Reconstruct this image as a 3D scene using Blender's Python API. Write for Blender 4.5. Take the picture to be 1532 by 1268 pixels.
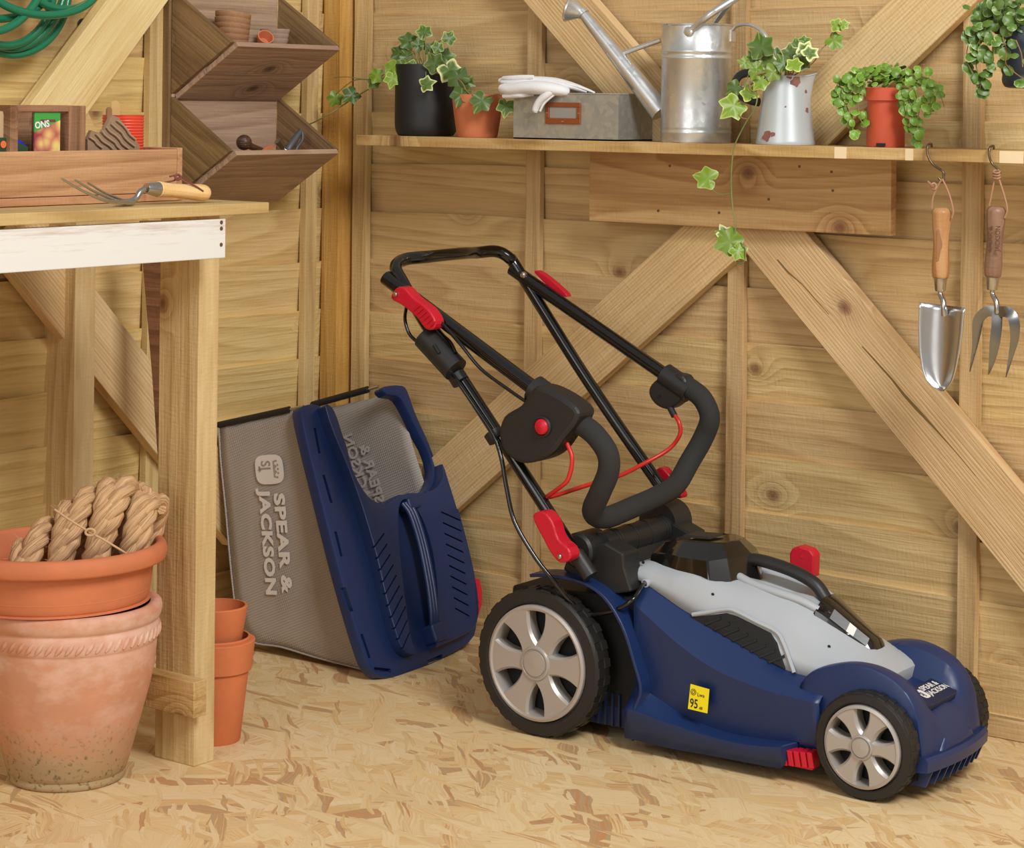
import bpy, bmesh, random
from math import *
from mathutils import Vector, Matrix, noise
random.seed(7)
for o in list(bpy.data.objects): bpy.data.objects.remove(o)
SC = bpy.context.scene; COL = SC.collection
# ---------------------------------------------------------------- camera
F = 3340.; CX = 766.; CY = 151.5; RHO = .0115; TH = radians(37.)
CAMP = Vector((2.77794, -3.14313, .95))
cT, sT, cR, sR = cos(TH), sin(TH), cos(RHO), sin(RHO)
cam = bpy.data.cameras.new('camera'); co = bpy.data.objects.new('camera', cam); COL.objects.link(co)
cam.sensor_width = 36; cam.lens = 36*F/1532; cam.shift_y = -(634-CY)/1532
co.matrix_world = Matrix.Translation(CAMP) @ Matrix.Rotation(TH, 4, 'Z') @ Matrix.Rotation(radians(90), 4, 'X') @ Matrix.Rotation(RHO, 4, 'Z')
cam.clip_start = .05; SC.camera = co
# ---------------------------------------------------------------- light
wd = bpy.data.worlds.new('world'); SC.world = wd; wd.use_nodes = True
wd.node_tree.nodes['Background'].inputs[0].default_value = (1., .97, .93, 1)
wd.node_tree.nodes['Background'].inputs[1].default_value = .34
def area(name, loc, to, sx, sy, power, col=(1, 1, 1)):
    l = bpy.data.lights.new(name, 'AREA'); l.shape = 'RECTANGLE'; l.size = sx; l.size_y = sy; l.energy = power; l.color = col
    o = bpy.data.objects.new(name, l); COL.objects.link(o); o.location = loc
    o.rotation_euler = (Vector(to)-Vector(loc)).to_track_quat('-Z', 'Y').to_euler(); return o
area('softbox_right', (3.3, -1.7, 2.7), (.6, -.4, .4), .9, 1.1, 98, (1, .985, .96))
area('softbox_front', (1.3, -4.1, 1.7), (.8, -.2, .6), 1.8, 2.2, 31, (1, .985, .96))
SC.view_settings.view_transform = 'Standard'; SC.view_settings.look = 'None'
SC.view_settings.exposure = 0.0; SC.view_settings.gamma = 1; SC.view_settings.use_curve_mapping = False
# ---------------------------------------------------------------- pixel of the photograph -> point on a real plane
def ray(u, v):
    a = (u-CX)/F; b = (CY-v)/F
    x = cR*a-sR*b; y = sR*a+cR*b
    return Vector((x*cT-sT, x*sT+cT, y))
def P(u, v, X=None, Y=None, Z=None, n=None, d=None):
    r = ray(u, v)
    if X is not None: n, d = Vector((1, 0, 0)), X
    elif Y is not None: n, d = Vector((0, 1, 0)), Y
    elif Z is not None: n, d = Vector((0, 0, 1)), Z
    n = Vector(n); return CAMP + r*((d-n.dot(CAMP))/n.dot(r))
class Frame:
    def __init__(s, o, ex, ez=(0, 0, 1)):
        s.o = Vector(o); s.x = Vector(ex).normalized(); z = Vector(ez)
        s.z = (z-s.x*z.dot(s.x)).normalized(); s.y = s.z.cross(s.x)
        s.m = Matrix(((s.x.x, s.y.x, s.z.x, s.o.x), (s.x.y, s.y.y, s.z.y, s.o.y), (s.x.z, s.y.z, s.z.z, s.o.z), (0, 0, 0, 1)))
        s.inv = s.m.inverted()
    def hit(s, u, v, axis, val):
        n = (s.x, s.y, s.z)[axis]
        return s.inv @ P(u, v, n=n, d=n.dot(s.o)+val)
# ---------------------------------------------------------------- object helpers
ROOT = {}     # object -> world matrix of its frame
def link(o, parent=None):
    COL.objects.link(o)
    if parent: o.parent = parent
    return o
def tag(o, label=None, cat=None, group=None, kind=None):
    if label: o['label'] = label
    if cat: o['category'] = cat
    if group: o['group'] = group
    if kind: o['kind'] = kind
    return o
def thing(name, label, cat, loc=(0, 0, 0), group=None, m=None, kind=None):
    o = bpy.data.objects.new(name, None); COL.objects.link(o); o.empty_display_size = .03
    m = m or Matrix.Translation(Vector(loc)); o.matrix_world = m; ROOT[o.name] = m
    return tag(o, label, cat, group, kind)
def rootm(o): return ROOT.get(o.name, Matrix.Identity(4)) if o else Matrix.Identity(4)
def mobj(name, vf, mat, parent=None, m=None, smooth=40, bevel=0, world=False, seg=2, solid=0, sub=0, uv=None):
    """vf=(verts, faces). m: matrix of the object in its parent's frame. world: verts given in world space."""
    vs, fs = vf
    me = bpy.data.meshes.new(name)
    if world:
        inv = (rootm(parent) @ (m or Matrix.Identity(4))).inverted(); vs = [inv @ Vector(v) for v in vs]
    me.from_pydata([tuple(v) for v in vs], [], fs)
    if uv:
        l = me.uv_layers.new(name='UVMap')
        for lo in me.loops: l.data[lo.index].uv = uv[lo.vertex_index]
    bm = bmesh.new(); bm.from_mesh(me); bmesh.ops.recalc_face_normals(bm, faces=bm.faces) if not uv else None
    bm.to_mesh(me); bm.free()
    me.materials.append(mat)
    if smooth:
        me.polygons.foreach_set('use_smooth', [True]*len(me.polygons)); me.set_sharp_from_angle(angle=radians(smooth))
    o = bpy.data.objects.new(name, me); link(o, parent)
    if m is not None: o.matrix_local = m
    ROOT[o.name] = rootm(parent) @ (m or Matrix.Identity(4))
    if solid:
        md = o.modifiers.new('s', 'SOLIDIFY'); md.thickness = solid; md.offset = -1
    if bevel:
        md = o.modifiers.new('b', 'BEVEL'); md.width = bevel; md.segments = seg; md.limit_method = 'ANGLE'; md.angle_limit = radians(35)
    if sub:
        md = o.modifiers.new('u', 'SUBSURF'); md.levels = sub; md.render_levels = sub
    return o
def join(*a):
    V, Fc = [], []
    for v, f in a:
        n = len(V); V += list(v); Fc += [tuple(i+n for i in q) for q in f]
    return V, Fc
def tr(vf, m): return [m @ Vector(v) for v in vf[0]], vf[1]
def box(x0, x1, y0, y1, z0, z1):
    v = [Vector((x, y, z)) for x in (x0, x1) for y in (y0, y1) for z in (z0, z1)]
    return v, [(0, 1, 3, 2), (4, 6, 7, 5), (0, 4, 5, 1), (2, 3, 7, 6), (0, 2, 6, 4), (1, 5, 7, 3)]
def hexa(a, b):
    """two quads (4 points each) -> solid"""
    return [Vector(p) for p in a]+[Vector(p) for p in b], [(0, 1, 2, 3), (7, 6, 5, 4), (0, 4, 5, 1), (1, 5, 6, 2), (2, 6, 7, 3), (3, 7, 4, 0)]
def prism(poly, off):
    n = len(poly); off = Vector(off); v = [Vector(p) for p in poly]; v += [p+off for p in v]
    return v, [tuple(range(n)), tuple(range(2*n-1, n-1, -1))]+[(i, i+n, (i+1) % n+n, (i+1) % n) for i in range(n)]
def lathe(prof, n=40, axis='z', cap=True, fn=None):
    v, f = [], []
    k = len(prof)
    for i in range(n):
        a = 2*pi*i/n
        for r, z in prof:
            if fn: r = fn(r, z, a)
            p = (r*cos(a), r*sin(a), z)
            if axis == 'y': p = (p[0], p[2], p[1])
            if axis == 'x': p = (p[2], p[0], p[1])
            v.append(Vector(p))
    for i in range(n):
        for j in range(k-1):
            a, b = i*k+j, ((i+1) % n)*k+j
            f.append((a, b, b+1, a+1))
    if cap:
        if prof[0][0] > 1e-6: f.append(tuple(i*k for i in range(n)))
        if prof[-1][0] > 1e-6: f.append(tuple(i*k+k-1 for i in range(n)))
    return v, f
def catmull(pts, n=6, closed=False):
    P_ = [Vector(p) for p in pts]; out = []; m = len(P_)
    rng = range(m if closed else m-1)
    for i in rng:
        p0 = P_[(i-1) % m] if closed or i > 0 else P_[0]*2-P_[1]
        p1, p2 = P_[i], P_[(i+1) % m]
        p3 = P_[(i+2) % m] if closed or i+2 < m else P_[-1]*2-P_[-2]
        for k in range(n):
            t = k/n
            out.append(.5*((2*p1)+(p2-p0)*t+(2*p0-5*p1+4*p2-p3)*t*t+(3*p1-p0-3*p2+p3)*t**3))
    if not closed: out.append(P_[-1])
    return out
def tube(pts, r, n=10, closed=False, cap=True, flat=1.):
    P_ = [Vector(p) for p in pts]; m = len(P_); v, f = [], []
    T = []
    for i in range(m):
        a = P_[(i-1) % m] if closed or i else P_[0]; b = P_[(i+1) % m] if closed or i < m-1 else P_[-1]
        T.append((b-a).normalized())
    nrm = T[0].orthogonal().normalized()
    if abs(T[0].z) < .9: nrm = (Vector((0, 0, 1))-T[0]*T[0].z).normalized()
    for i in range(m):
        nrm = (nrm-T[i]*nrm.dot(T[i])).normalized(); bi = T[i].cross(nrm)
        rr = r(i/(m-1)) if callable(r) else r
        for k in range(n):
            a = 2*pi*k/n; v.append(P_[i]+(nrm*cos(a)*flat+bi*sin(a))*rr)
    for i in range(m if closed else m-1):
        for k in range(n):
            a, b = i*n+k, i*n+(k+1) % n; c, d = ((i+1) % m)*n+(k+1) % n, ((i+1) % m)*n+k
            f.append((a, b, c, d))
    if cap and not closed: f += [tuple(range(n))[::-1], tuple((m-1)*n+k for k in range(n))]
    return v, f
def grid(rows, closed=False):
    """rows of equal length -> surface"""
    n = len(rows[0]); v = [Vector(p) for r in rows for p in r]; f = []
    for i in range(len(rows)-1):
        for j in range(n if closed else n-1):
            f.append((i*n+j, i*n+(j+1) % n, (i+1)*n+(j+1) % n, (i+1)*n+j))
    return v, f
def interp(pts, x):
    if x <= pts[0][0]: return pts[0][1]
    for (a, b), (c, d) in zip(pts, pts[1:]):
        if x <= c: return b+(d-b)*(x-a)/(c-a)
    return pts[-1][1]
# ---------------------------------------------------------------- materials
def srgb(r, g, b):
    f = lambda c: ((c/255+.055)/1.055)**2.4 if c > 10 else c/255/12.92
    return (f(r), f(g), f(b), 1)
class NT:
    def __init__(s, name):
        s.mat = bpy.data.materials.new(name); s.mat.use_nodes = True; s.t = s.mat.node_tree; s.b = s.t.nodes['Principled BSDF']
    def n(s, typ, **k):
        q = s.t.nodes.new('ShaderNode'+typ)
        for a, b in k.items():
            if a.startswith('i'):
                i = a[1:]; i = int(i) if i.isdigit() else i.replace('_', ' ')
                if isinstance(b, bpy.types.NodeSocket): s.t.links.new(b, q.inputs[i])
                else: q.inputs[i].default_value = b
            else: setattr(q, a, b)
        return q
    def lk(s, a, b): s.t.links.new(a, b)
    def math(s, op, a, b=None, c=None, clamp=False):
        q = s.t.nodes.new('ShaderNodeMath'); q.operation = op; q.use_clamp = clamp
        for i, x in enumerate((a, b, c)):
            if x is None: continue
            if isinstance(x, bpy.types.NodeSocket): s.lk(x, q.inputs[i])
            else: q.inputs[i].default_value = x
        return q.outputs[0]
    def ramp(s, fac, stops, interp='LINEAR'):
        q = s.t.nodes.new('ShaderNodeValToRGB'); s.lk(fac, q.inputs[0]); e = q.color_ramp.elements
        q.color_ramp.interpolation = interp
        while len(e) < len(stops): e.new(.5)
        for k, (p, c) in enumerate(stops):
            e[k].position = p; e[k].color = c if len(c) == 4 else (*c, 1)
        return q.outputs[0]
    def mix(s, fac, a, b, blend='MIX'):
        q = s.t.nodes.new('ShaderNodeMix'); q.data_type = 'RGBA'; q.blend_type = blend
        for i, x in ((0, fac), (6, a), (7, b)):
            if isinstance(x, bpy.types.NodeSocket): s.lk(x, q.inputs[i])
            else: q.inputs[i].default_value = x
        return q.outputs[2]
    def set(s, **k):
        for a, x in k.items():
            a = a.replace('_', ' ')
            if isinstance(x, bpy.types.NodeSocket): s.lk(x, s.b.inputs[a])
            else: s.b.inputs[a].default_value = x
        return s.mat
    def bump(s, h, strength=.3, dist=.002):
        q = s.n('Bump', iStrength=strength, iDistance=dist, iHeight=h); s.lk(q.outputs[0], s.b.inputs['Normal'])
    def objco(s, scale=(1, 1, 1), rnd=True, rot=(0, 0, 0)):
        tc = s.n('TexCoord').outputs['Object']
        if rnd:
            oi = s.n('ObjectInfo').outputs['Random']
            cx = s.n('CombineXYZ', i0=s.math('MULTIPLY', oi, 37.), i1=s.math('MULTIPLY', oi, 11.), i2=s.math('MULTIPLY', oi, 23.)).outputs[0]
            tc = s.n('VectorMath', operation='ADD', i0=tc, i1=cx).outputs[0]
        return s.n('Mapping', iVector=tc, iScale=scale, iRotation=rot).outputs[0]
def wood(name, light, mid, dark, knot=(110, 68, 38), ring=9., knots=.5, rough=.62, bump=.25, tint=.18, wscale=1., fib=.42, kscale=6., lines=26.):
    """plank timber: grain runs along the object's X axis"""
    t = NT(name)
    co = t.objco((1, 1, 1)); rnd = t.n('ObjectInfo').outputs['Random']
    # knots: sparse voronoi cells, flattened into the board's face
    sk = t.n('SeparateXYZ', iVector=co)
    kc = t.n('CombineXYZ', i0=t.math('MULTIPLY', sk.outputs[0], kscale), i1=t.math('MULTIPLY', sk.outputs[2], kscale*1.25)).outputs[0]
    vo = t.n('TexVoronoi', iScale=1., iRandomness=.9); vo.voronoi_dimensions = '2D'; t.lk(kc, vo.inputs['Vector']); kd = vo.outputs['Distance']
    keep = t.math('GREATER_THAN', t.n('SeparateColor', iColor=vo.outputs['Color']).outputs[0], 1-knots)
    near = t.math('MULTIPLY', t.math('SUBTRACT', 1., t.math('MULTIPLY', kd, 2.6), clamp=True), keep)
    near2 = t.math('POWER', near, 2.2)
    lo = t.n('TexNoise', iVector=t.n('Mapping', iVector=co, iScale=(1.1*wscale, 5*wscale, 8*wscale)).outputs[0], iScale=1., iDetail=1.5, iRoughness=.5).outputs[0]
    w = t.math('ADD', t.math('MULTIPLY', lo, ring), t.math('MULTIPLY', near2, 4.))
    sepz = t.n('SeparateXYZ', iVector=co); w = t.math('ADD', w, t.math('MULTIPLY', sepz.outputs[2], lines*wscale))
    s = t.math('FRACT', w)
    band = t.ramp(s, [(0, (0, 0, 0)), (.55, (.45, .45, .45)), (.88, (1, 1, 1)), (1, (.1, .1, .1))])
    fine = t.n('TexNoise', iVector=t.n('Mapping', iVector=co, iScale=(10., 120., 260.)).outputs[0], iScale=1., iDetail=3.).outputs[0]
    blot = t.n('TexNoise', iVector=t.n('Mapping', iVector=co, iScale=(3, 6, 6)).outputs[0], iScale=1., iDetail=3.).outputs[0]
    f = t.math('ADD', t.math('MULTIPLY', band, .42), t.math('MULTIPLY', t.math('SUBTRACT', blot, .5), .9))
    f = t.math('ADD', f, t.math('MULTIPLY', t.math('SUBTRACT', fine, .5), fib*2))
    c = t.ramp(t.math('ADD', f, .12), [(0, srgb(*light)), (.45, srgb(*mid)), (1, srgb(*dark))])
    kn = t.math('SUBTRACT', 1., t.math('MULTIPLY', t.math('ABSOLUTE', kd), 11.), clamp=True)
    kn = t.math('MULTIPLY', kn, keep)
    c = t.mix(t.math('MULTIPLY', near2, .45), c, srgb(*[int(.55*a+.45*b) for a, b in zip(knot, dark)]))
    c = t.mix(t.math('MULTIPLY', t.math('POWER', kn, .6), .85), c, srgb(*knot))
    hs = t.n('HueSaturation', iHue=t.math('ADD', .5, t.math('MULTIPLY', t.math('SUBTRACT', rnd, .5), .014)), iSaturation=1., iValue=t.math('ADD', 1-tint/2, t.math('MULTIPLY', rnd, tint)), iColor=c).outputs[0]
    saw = t.n('TexNoise', iVector=t.n('Mapping', iVector=co, iScale=(260., 60., 60.)).outputs[0], iScale=1., iDetail=2.).outputs[0]
    t.bump(t.math('ADD', t.math('MULTIPLY', fine, .8), t.math('ADD', t.math('MULTIPLY', band, .2), t.math('MULTIPLY', saw, .5))), bump*3.2, .0018)
    return t.set(Base_Color=hs, Roughness=rough)
def plain(name, col, rough=.5, metal=0., bumpn=0, bs=200, coat=0, var=.0, spec=.5, vs=30):
    t = NT(name); c = srgb(*col)
    if var:
        nz = t.n('TexNoise', iVector=t.objco(), iScale=float(vs), iDetail=4.).outputs[0]
        c = t.mix(nz, tuple(min(1, x*(1-var)) for x in c[:3])+(1,), tuple(min(1, x*(1+var)) for x in c[:3])+(1,))
    if bumpn:
        nz = t.n('TexNoise', iVector=t.objco(), iScale=float(bs), iDetail=3.).outputs[0]; t.bump(nz, bumpn, .001)
    return t.set(Base_Color=c, Roughness=rough, Metallic=metal, Coat_Weight=coat, Specular_IOR_Level=spec)
M = {}
M['wall'] = wood('treated_boards', (216, 188, 136), (198, 166, 114), (156, 124, 78), knots=.2, tint=.16)
M['wallL'] = wood('treated_boards_left', (226, 198, 138), (208, 176, 114), (168, 134, 80), knots=.2, tint=.14)
M['stud'] = wood('stud_timber', (208, 180, 130), (190, 158, 108), (150, 116, 72), ring=4, knots=.3, tint=.16)
M['post'] = wood('corner_post_timber', (216, 174, 104), (200, 150, 78), (160, 108, 48), ring=3, knots=.3, tint=.08)
M['brace'] = wood('brace_timber', (222, 194, 148), (204, 170, 120), (172, 132, 86), ring=5, knots=.12, tint=.10, wscale=1.2, lines=150., fib=.5)
M['braceL'] = wood('brace_timber_pale', (238, 214, 160), (226, 196, 138), (196, 158, 96), ring=7, knots=.3, tint=.04)
M['shelf'] = wood('shelf_timber', (204, 172, 118), (180, 142, 88), (132, 96, 54), ring=8, knots=.4, tint=.1)
M['bench'] = wood('bench_timber', (216, 190, 140), (196, 164, 112), (152, 118, 72), ring=4, knots=.3, tint=.08)
M['benchtop'] = wood('bench_top_timber', (206, 180, 124), (186, 156, 98), (150, 118, 66), ring=4, knots=.15, tint=.04)
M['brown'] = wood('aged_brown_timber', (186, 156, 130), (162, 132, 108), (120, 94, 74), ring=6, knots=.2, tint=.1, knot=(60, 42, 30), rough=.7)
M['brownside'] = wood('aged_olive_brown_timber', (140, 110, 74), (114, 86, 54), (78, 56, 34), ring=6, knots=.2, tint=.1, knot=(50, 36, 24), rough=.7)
M['crate'] = wood('crate_timber', (200, 152, 112), (176, 126, 88), (128, 84, 54), ring=6, knots=.3, tint=.06, knot=(100, 60, 36))
M['box'] = wood('dark_box_timber', (156, 116, 84), (126, 88, 60), (84, 56, 36), ring=6, knots=.1, tint=.06)
def white_paint():
    t = NT('white_painted_timber'); co = t.objco((1, 1, 1))
    st = t.n('TexNoise', iVector=t.n('Mapping', iVector=co, iScale=(8, 40, 130)).outputs[0], iScale=1., iDetail=5., iRoughness=.7).outputs[0]
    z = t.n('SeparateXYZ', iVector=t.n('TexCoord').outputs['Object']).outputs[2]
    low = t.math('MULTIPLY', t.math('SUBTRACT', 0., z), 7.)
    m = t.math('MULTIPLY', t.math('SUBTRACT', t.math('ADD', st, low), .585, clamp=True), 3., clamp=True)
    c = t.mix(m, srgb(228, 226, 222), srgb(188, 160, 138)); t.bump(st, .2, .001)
    return t.set(Base_Color=c, Roughness=.6)
M['white'] = white_paint()
def osb():
    t = NT('osb_floor'); tc = t.n('TexCoord').outputs['Object']; prev = None; hb = None
    warp = t.n('TexNoise', iVector=tc, iScale=9., iDetail=2.)
    wv = t.n('VectorMath', operation='SCALE', i0=warp.outputs['Color']); wv.inputs['Scale'].default_value = .034
    base = t.n('VectorMath', operation='ADD', i0=tc, i1=wv.outputs[0]).outputs[0]
    pal = [(0, srgb(216, 186, 136)), (.2, srgb(232, 208, 162)), (.4, srgb(222, 194, 144)), (.56, srgb(234, 212, 170)), (.70, srgb(212, 176, 120)), (.84, srgb(230, 202, 150)), (.92, srgb(198, 154, 102)), (.965, srgb(176, 158, 126)), (1, srgb(196, 140, 92))]
    for i, (ang, sx, sy, th) in enumerate([(.5, 5, 18, 0), (1.5, 6, 24, .5), (-.35, 6.5, 26, .5), (2.3, 8, 34, .6), (.9, 9, 40, .6), (.1, 14, 75, .74), (.75, 16, 150, .86)]):
        mp = t.n('Mapping', iVector=base, iScale=(sx, sy, 1), iLocation=(i*3.1, i*1.7, 0)); 
        r = t.n('VectorRotate', iVector=base, iAngle=ang); r.rotation_type = 'Z_AXIS'; t.lk(r.outputs[0], mp.inputs['Vector'])
        v = t.n('TexVoronoi', iVector=mp.outputs[0], iScale=1., iRandomness=1.); v.voronoi_dimensions = '2D'; v.distance = 'CHEBYCHEV'
        sc = t.n('SeparateColor', iColor=v.outputs['Color'])
        fn = t.n('TexNoise', iVector=t.n('Mapping', iVector=r.outputs[0], iScale=(9, 300, 1)).outputs[0], iScale=1., iDetail=3.).outputs[0]
        c = t.ramp(t.math('ADD', sc.outputs[0], t.math('MULTIPLY', t.math('SUBTRACT', fn, .5), .42)), pal)
        h = t.math('ADD', sc.outputs[2], t.math('MULTIPLY', fn, .4))
        if prev is None: prev, hb = c, h
        else:
            mk = t.math('GREATER_THAN', sc.outputs[1], th); prev = t.mix(mk, prev, c)
            hb = t.math('ADD', t.math('MULTIPLY', hb, t.math('SUBTRACT', 1., mk)), t.math('MULTIPLY', h, mk))
    dk = t.n('TexNoise', iVector=t.n('Mapping', iVector=tc, iScale=(30, 90, 1), iRotation=(0, 0, .6)).outputs[0], iScale=1., iDetail=4.).outputs[0]
    dm = t.math('MULTIPLY', t.math('SUBTRACT', dk, .62, clamp=True), 5., clamp=True)
    prev = t.mix(t.math('MULTIPLY', dm, .6), prev, srgb(150, 104, 60))
    big = t.n('TexNoise', iVector=tc, iScale=2.2, iDetail=2.).outputs[0]
    prev = t.mix(t.math('MULTIPLY', big, .22), prev, srgb(206, 160, 100))
    t.bump(hb, .25, .0015)
    return t.set(Base_Color=prev, Roughness=.55)
M['osb'] = osb()
# ---------------------------------------------------------------- timber pieces: local X runs along the piece
def timber(name, p0, p1, w, th, face, mat, parent=None, bevel=.0012, taper=1., nseg=0, wob=0., world=True):
    """bar from p0 to p1 (centre line), width w across, thickness th along 'face' (outward normal)"""
    p0, p1 = Vector(p0), Vector(p1); x = (p1-p0).normalized(); y = Vector(face); y = (y-x*y.dot(x)).normalized(); z = x.cross(y)
    mw = Matrix(((x.x, y.x, z.x, p0.x), (x.y, y.y, z.y, p0.y), (x.z, y.z, z.z, p0.z), (0, 0, 0, 1)))
    L = (p1-p0).length
    if nseg:
        rows = []
        for i in range(nseg+1):
            s = i/nseg; k = 1+(taper-1)*s; a, b = random.uniform(-wob, wob), random.uniform(-wob, wob)
            rows.append([(L*s, -th/2, -w/2*k+a), (L*s, th/2, -w/2*k+a), (L*s, th/2, w/2*k+b), (L*s, -th/2, w/2*k+b)])
        v, f = grid(rows, closed=True); n = len(v); f += [(3, 2, 1, 0), (n-4, n-3, n-2, n-1)]
    else:
        v, f = box(0, L, -th/2, th/2, -w/2, w/2)
        v = [Vector((q.x, q.y, q.z*(taper if q.x > L/2 else 1))) for q in v]
    m = rootm(parent).inverted() @ mw
    return mobj(name, (v, f), mat, parent, m=m, bevel=bevel, smooth=0)
# ================================================================= ROOM
floor = thing('floor', None, None, kind='structure'); floor['label'] = 'pale oriented strand board floor of flaked wood chips'
tag(mobj('sheet', box(-.06, 3.4, -3.9, .06, -.018, 0), M['osb'], floor, smooth=0))
PITCH = .0905
ZB = [-.07+PITCH*k+.0 for k in range(0, 16)]; ZB = [.0, .0205] + [.0205+.0895*k for k in range(1, 15)]
ZTOP = [.029, .110, .201, .289, .380, .470, .560, .653, .745, .834, .925, 1.016, 1.107, 1.2, 1.29, 1.38]
def lapboards(wall, along, mat):
    """feather-edged boards: each top edge stands proud in front of the foot of the board above"""
    z0 = 0.
    for i, zt in enumerate(ZTOP):
        L = 2.2 if along == 'x' else 2.3
        n = 26; rows = []; ph = random.uniform(0, 9); tilt = random.uniform(-.0015, .0015)
        lo = z0-.012 if i else 0.
        for k in range(n+1):
            s = k/n*L; wv = .0022*sin(s*4+ph)+.0012*sin(s*11+ph*2)+tilt*(s-1); d = .0012*sin(s*5+ph*3)
            zt2 = zt+wv; back = -.013
            rows.append([(s, 0+d, zt2), (s, -.0035+d, zt2+.0003), (s, -.016, zt2-.002), (s, -.020, lo), (s, -.0095+d*.5, lo)])
        v, f = grid(rows, closed=True); nn = len(v); f += [(0, 1, 2, 3, 4), (nn-1, nn-2, nn-3, nn-4, nn-5)]
        # local: x along, y outwards, z up ; the origin sits mid height of the board
        zc = (lo+zt)/2; v = [Vector((p[0], p[1], p[2]-zc)) for p in v]
        if along == 'x': m = Matrix(((1, 0, 0, 0), (0, -1, 0, 0), (0, 0, 1, zc), (0, 0, 0, 1)))
        else: m = Matrix(((0, 1, 0, 0), (-1, 0, 0, 0), (0, 0, 1, zc), (0, 0, 0, 1)))
        mobj('board', (v, f), mat, wall, m=m, smooth=30)
        z0 = zt
wall_back = thing('wall_back', None, None, kind='structure'); wall_back['label'] = 'back wall of overlapping tan timber boards with studs and diagonal braces'
wall_left = thing('wall_left', None, None, kind='structure'); wall_left['label'] = 'left wall of overlapping yellowish timber boards with studs and diagonal braces'
lapboards(wall_back, 'x', M['wall']); lapboards(wall_left, 'y', M['wallL'])
# studs of the back wall
for x, w in ((.068, .034), (.466, .031), (.880, .031), (1.294, .031), (1.708, .031), (2.12, .031)):
    timber('stud', (x, -.006, .003), (x, -.006, 1.38), w, .013, (0, -1, 0), M['stud'], wall_back, nseg=14, wob=.0008, bevel=.0008)
for px in (465, 231):
    y = P(px, 400, X=.014).y
    timber('stud', (.0065, y, .003), (.0065, y, 1.38), .030, .015, (1, 0, 0), M['stud'], wall_left, nseg=14, wob=.0009, bevel=.0008)
for y in (-.95, -1.4, -1.85): timber('stud', (.0065, y, .003), (.0065, y, 1.38), .03, .015, (1, 0, 0), M['stud'], wall_left, nseg=10, wob=.0009, bevel=.0008)
# corner post and the two planks beside it
timber('corner_post', (.0215, -.0215, 0), (.0215, -.0215, 1.38), .041, .041, (0, -1, 0), M['post'], wall_back, nseg=16, wob=.0007, bevel=.0012)
timber('skirting_rail', (.1, -.006, .0145), (2.2, -.006, .0145), .028, .011, (0, -1, 0), M['wall'], wall_back, bevel=.0012)
def pbrace(wall, a, b, w, mat, ext0=0, ext1=0, axis='Y', off=-.027, th=.024):
    k = {axis: off}; A, B = P(*a, **k), P(*b, **k); d = (B-A).normalized(); A = A-d*ext0; B = B+d*ext1
    n = Vector((0, -1, 0)) if axis == 'Y' else Vector((1, 0, 0)); A -= n*th/2; B -= n*th/2
    return timber('brace', A, B, w, th, n, mat, wall, bevel=.0015)
Y0 = -.037
def wbrace(x0, z0, x1, z1, w=.102, mat='brace', lift=0.):
    return timber('brace', (x0, -.0255+lift, z0), (x1, -.0255+lift, z1), w, .024, (0, -1, 0), M[mat], wall_back, bevel=.0015)
wbrace(.905, .792, 1.86, -.155+.0, .104); wbrace(.872, .748, .10, .106, .104, lift=.0005)
cs = [(1163, 388, 1.5), (1180, 408, 2.2), (1200, 425, 1.2), (1240, 470, .8), (1290, 518, 1.4), (1310, 540, 2.2), (1335, 568, 2.6), (1352, 590, 3.6), (1372, 612, 4.2), (1398, 640, 2.2), (1430, 676, 1.0), (1460, 712, .8)]
for lo_, hi_ in ((0, 4), (4, 12)):
    up_ = [P(u+w*.4, v-w*.4, Y=-.0378) for u, v, w in cs[lo_:hi_]]; dn_ = [P(u-w*.4, v+w*.4, Y=-.0378) for u, v, w in cs[lo_:hi_]]
    mobj('split', prism(up_+dn_[::-1], (0, .0006, 0)), plain('timber_split', (124, 100, 58), .9), wall_back, world=True, smooth=0)
pbrace(wall_back, (834, 0), (938, 120), .1, M['brace'], .12, .17, off=-.0375)
pbrace(wall_back, (1396, 0), (1274, 119), .1, M['brace'], .14, .17, off=-.0375)
pbrace(wall_left, (30, 356), (240, 621), .100, M['brace'], .5, .30, 'X', .039)
pbrace(wall_left, (207, 0), (85, 168), .098, M['braceL'], .2, .5, 'X', .039)
# ================================================================= SHELF
SZ = .887
sh = thing('wall_shelf', 'long narrow timber shelf with a wide backing board fixed under it on the back wall', 'shelf', (.16, -.03, SZ))
def bar(name, x0, x1, y, z, w, th, mat, parent, **k): # long in x, thickness z
    return timber(name, (x0, y, z), (x1, y, z), w, th, (0, 0, 1), mat, parent, **k)
bar('shelf_board', .172, 2.15, -.0795, SZ-.009, .129, .018, M['shelf'], sh, bevel=.001)
a, b = P(882, 222, Y=-.06), P(1332, 353, Y=-.06)
timber('backing_board', (a.x, -.0505, (SZ-.0182+b.z)/2), (b.x, -.0505, (SZ-.0182+b.z)/2), SZ-.0182-b.z, .018, (0, -1, 0), M['shelf'], sh)
bright = plain('fresh_cut_timber', (236, 214, 174), .6, var=.06)
for u0, u1 in ((1248, 1266), (1354, 1366), (1495, 1531)):
    q0, q1 = P(u0, 230, Y=-.145), P(u1, 230, Y=-.145)
    mobj('bare_patch', box(q0.x, q1.x, -.1446, -.1441, SZ-.0178, SZ-.0004), bright, sh, world=True, smooth=0)
for (u, v) in ((1196, 249), (1244, 257), (1246, 285), (1150, 298), (985, 315), (1002, 248), (1076, 318)):
    q = P(u, v, Y=-.0597); c = lathe([(.0022, 0), (.0022, .0012), (0, .0012)], 10)
    mobj('screw_head', tr(c, Matrix.Translation(Vector((q.x, -.0593, q.z))) @ Matrix.Rotation(pi/2, 4, 'X')), plain('screw', (120, 96, 70), .4, .6), sh, world=True)
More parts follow.
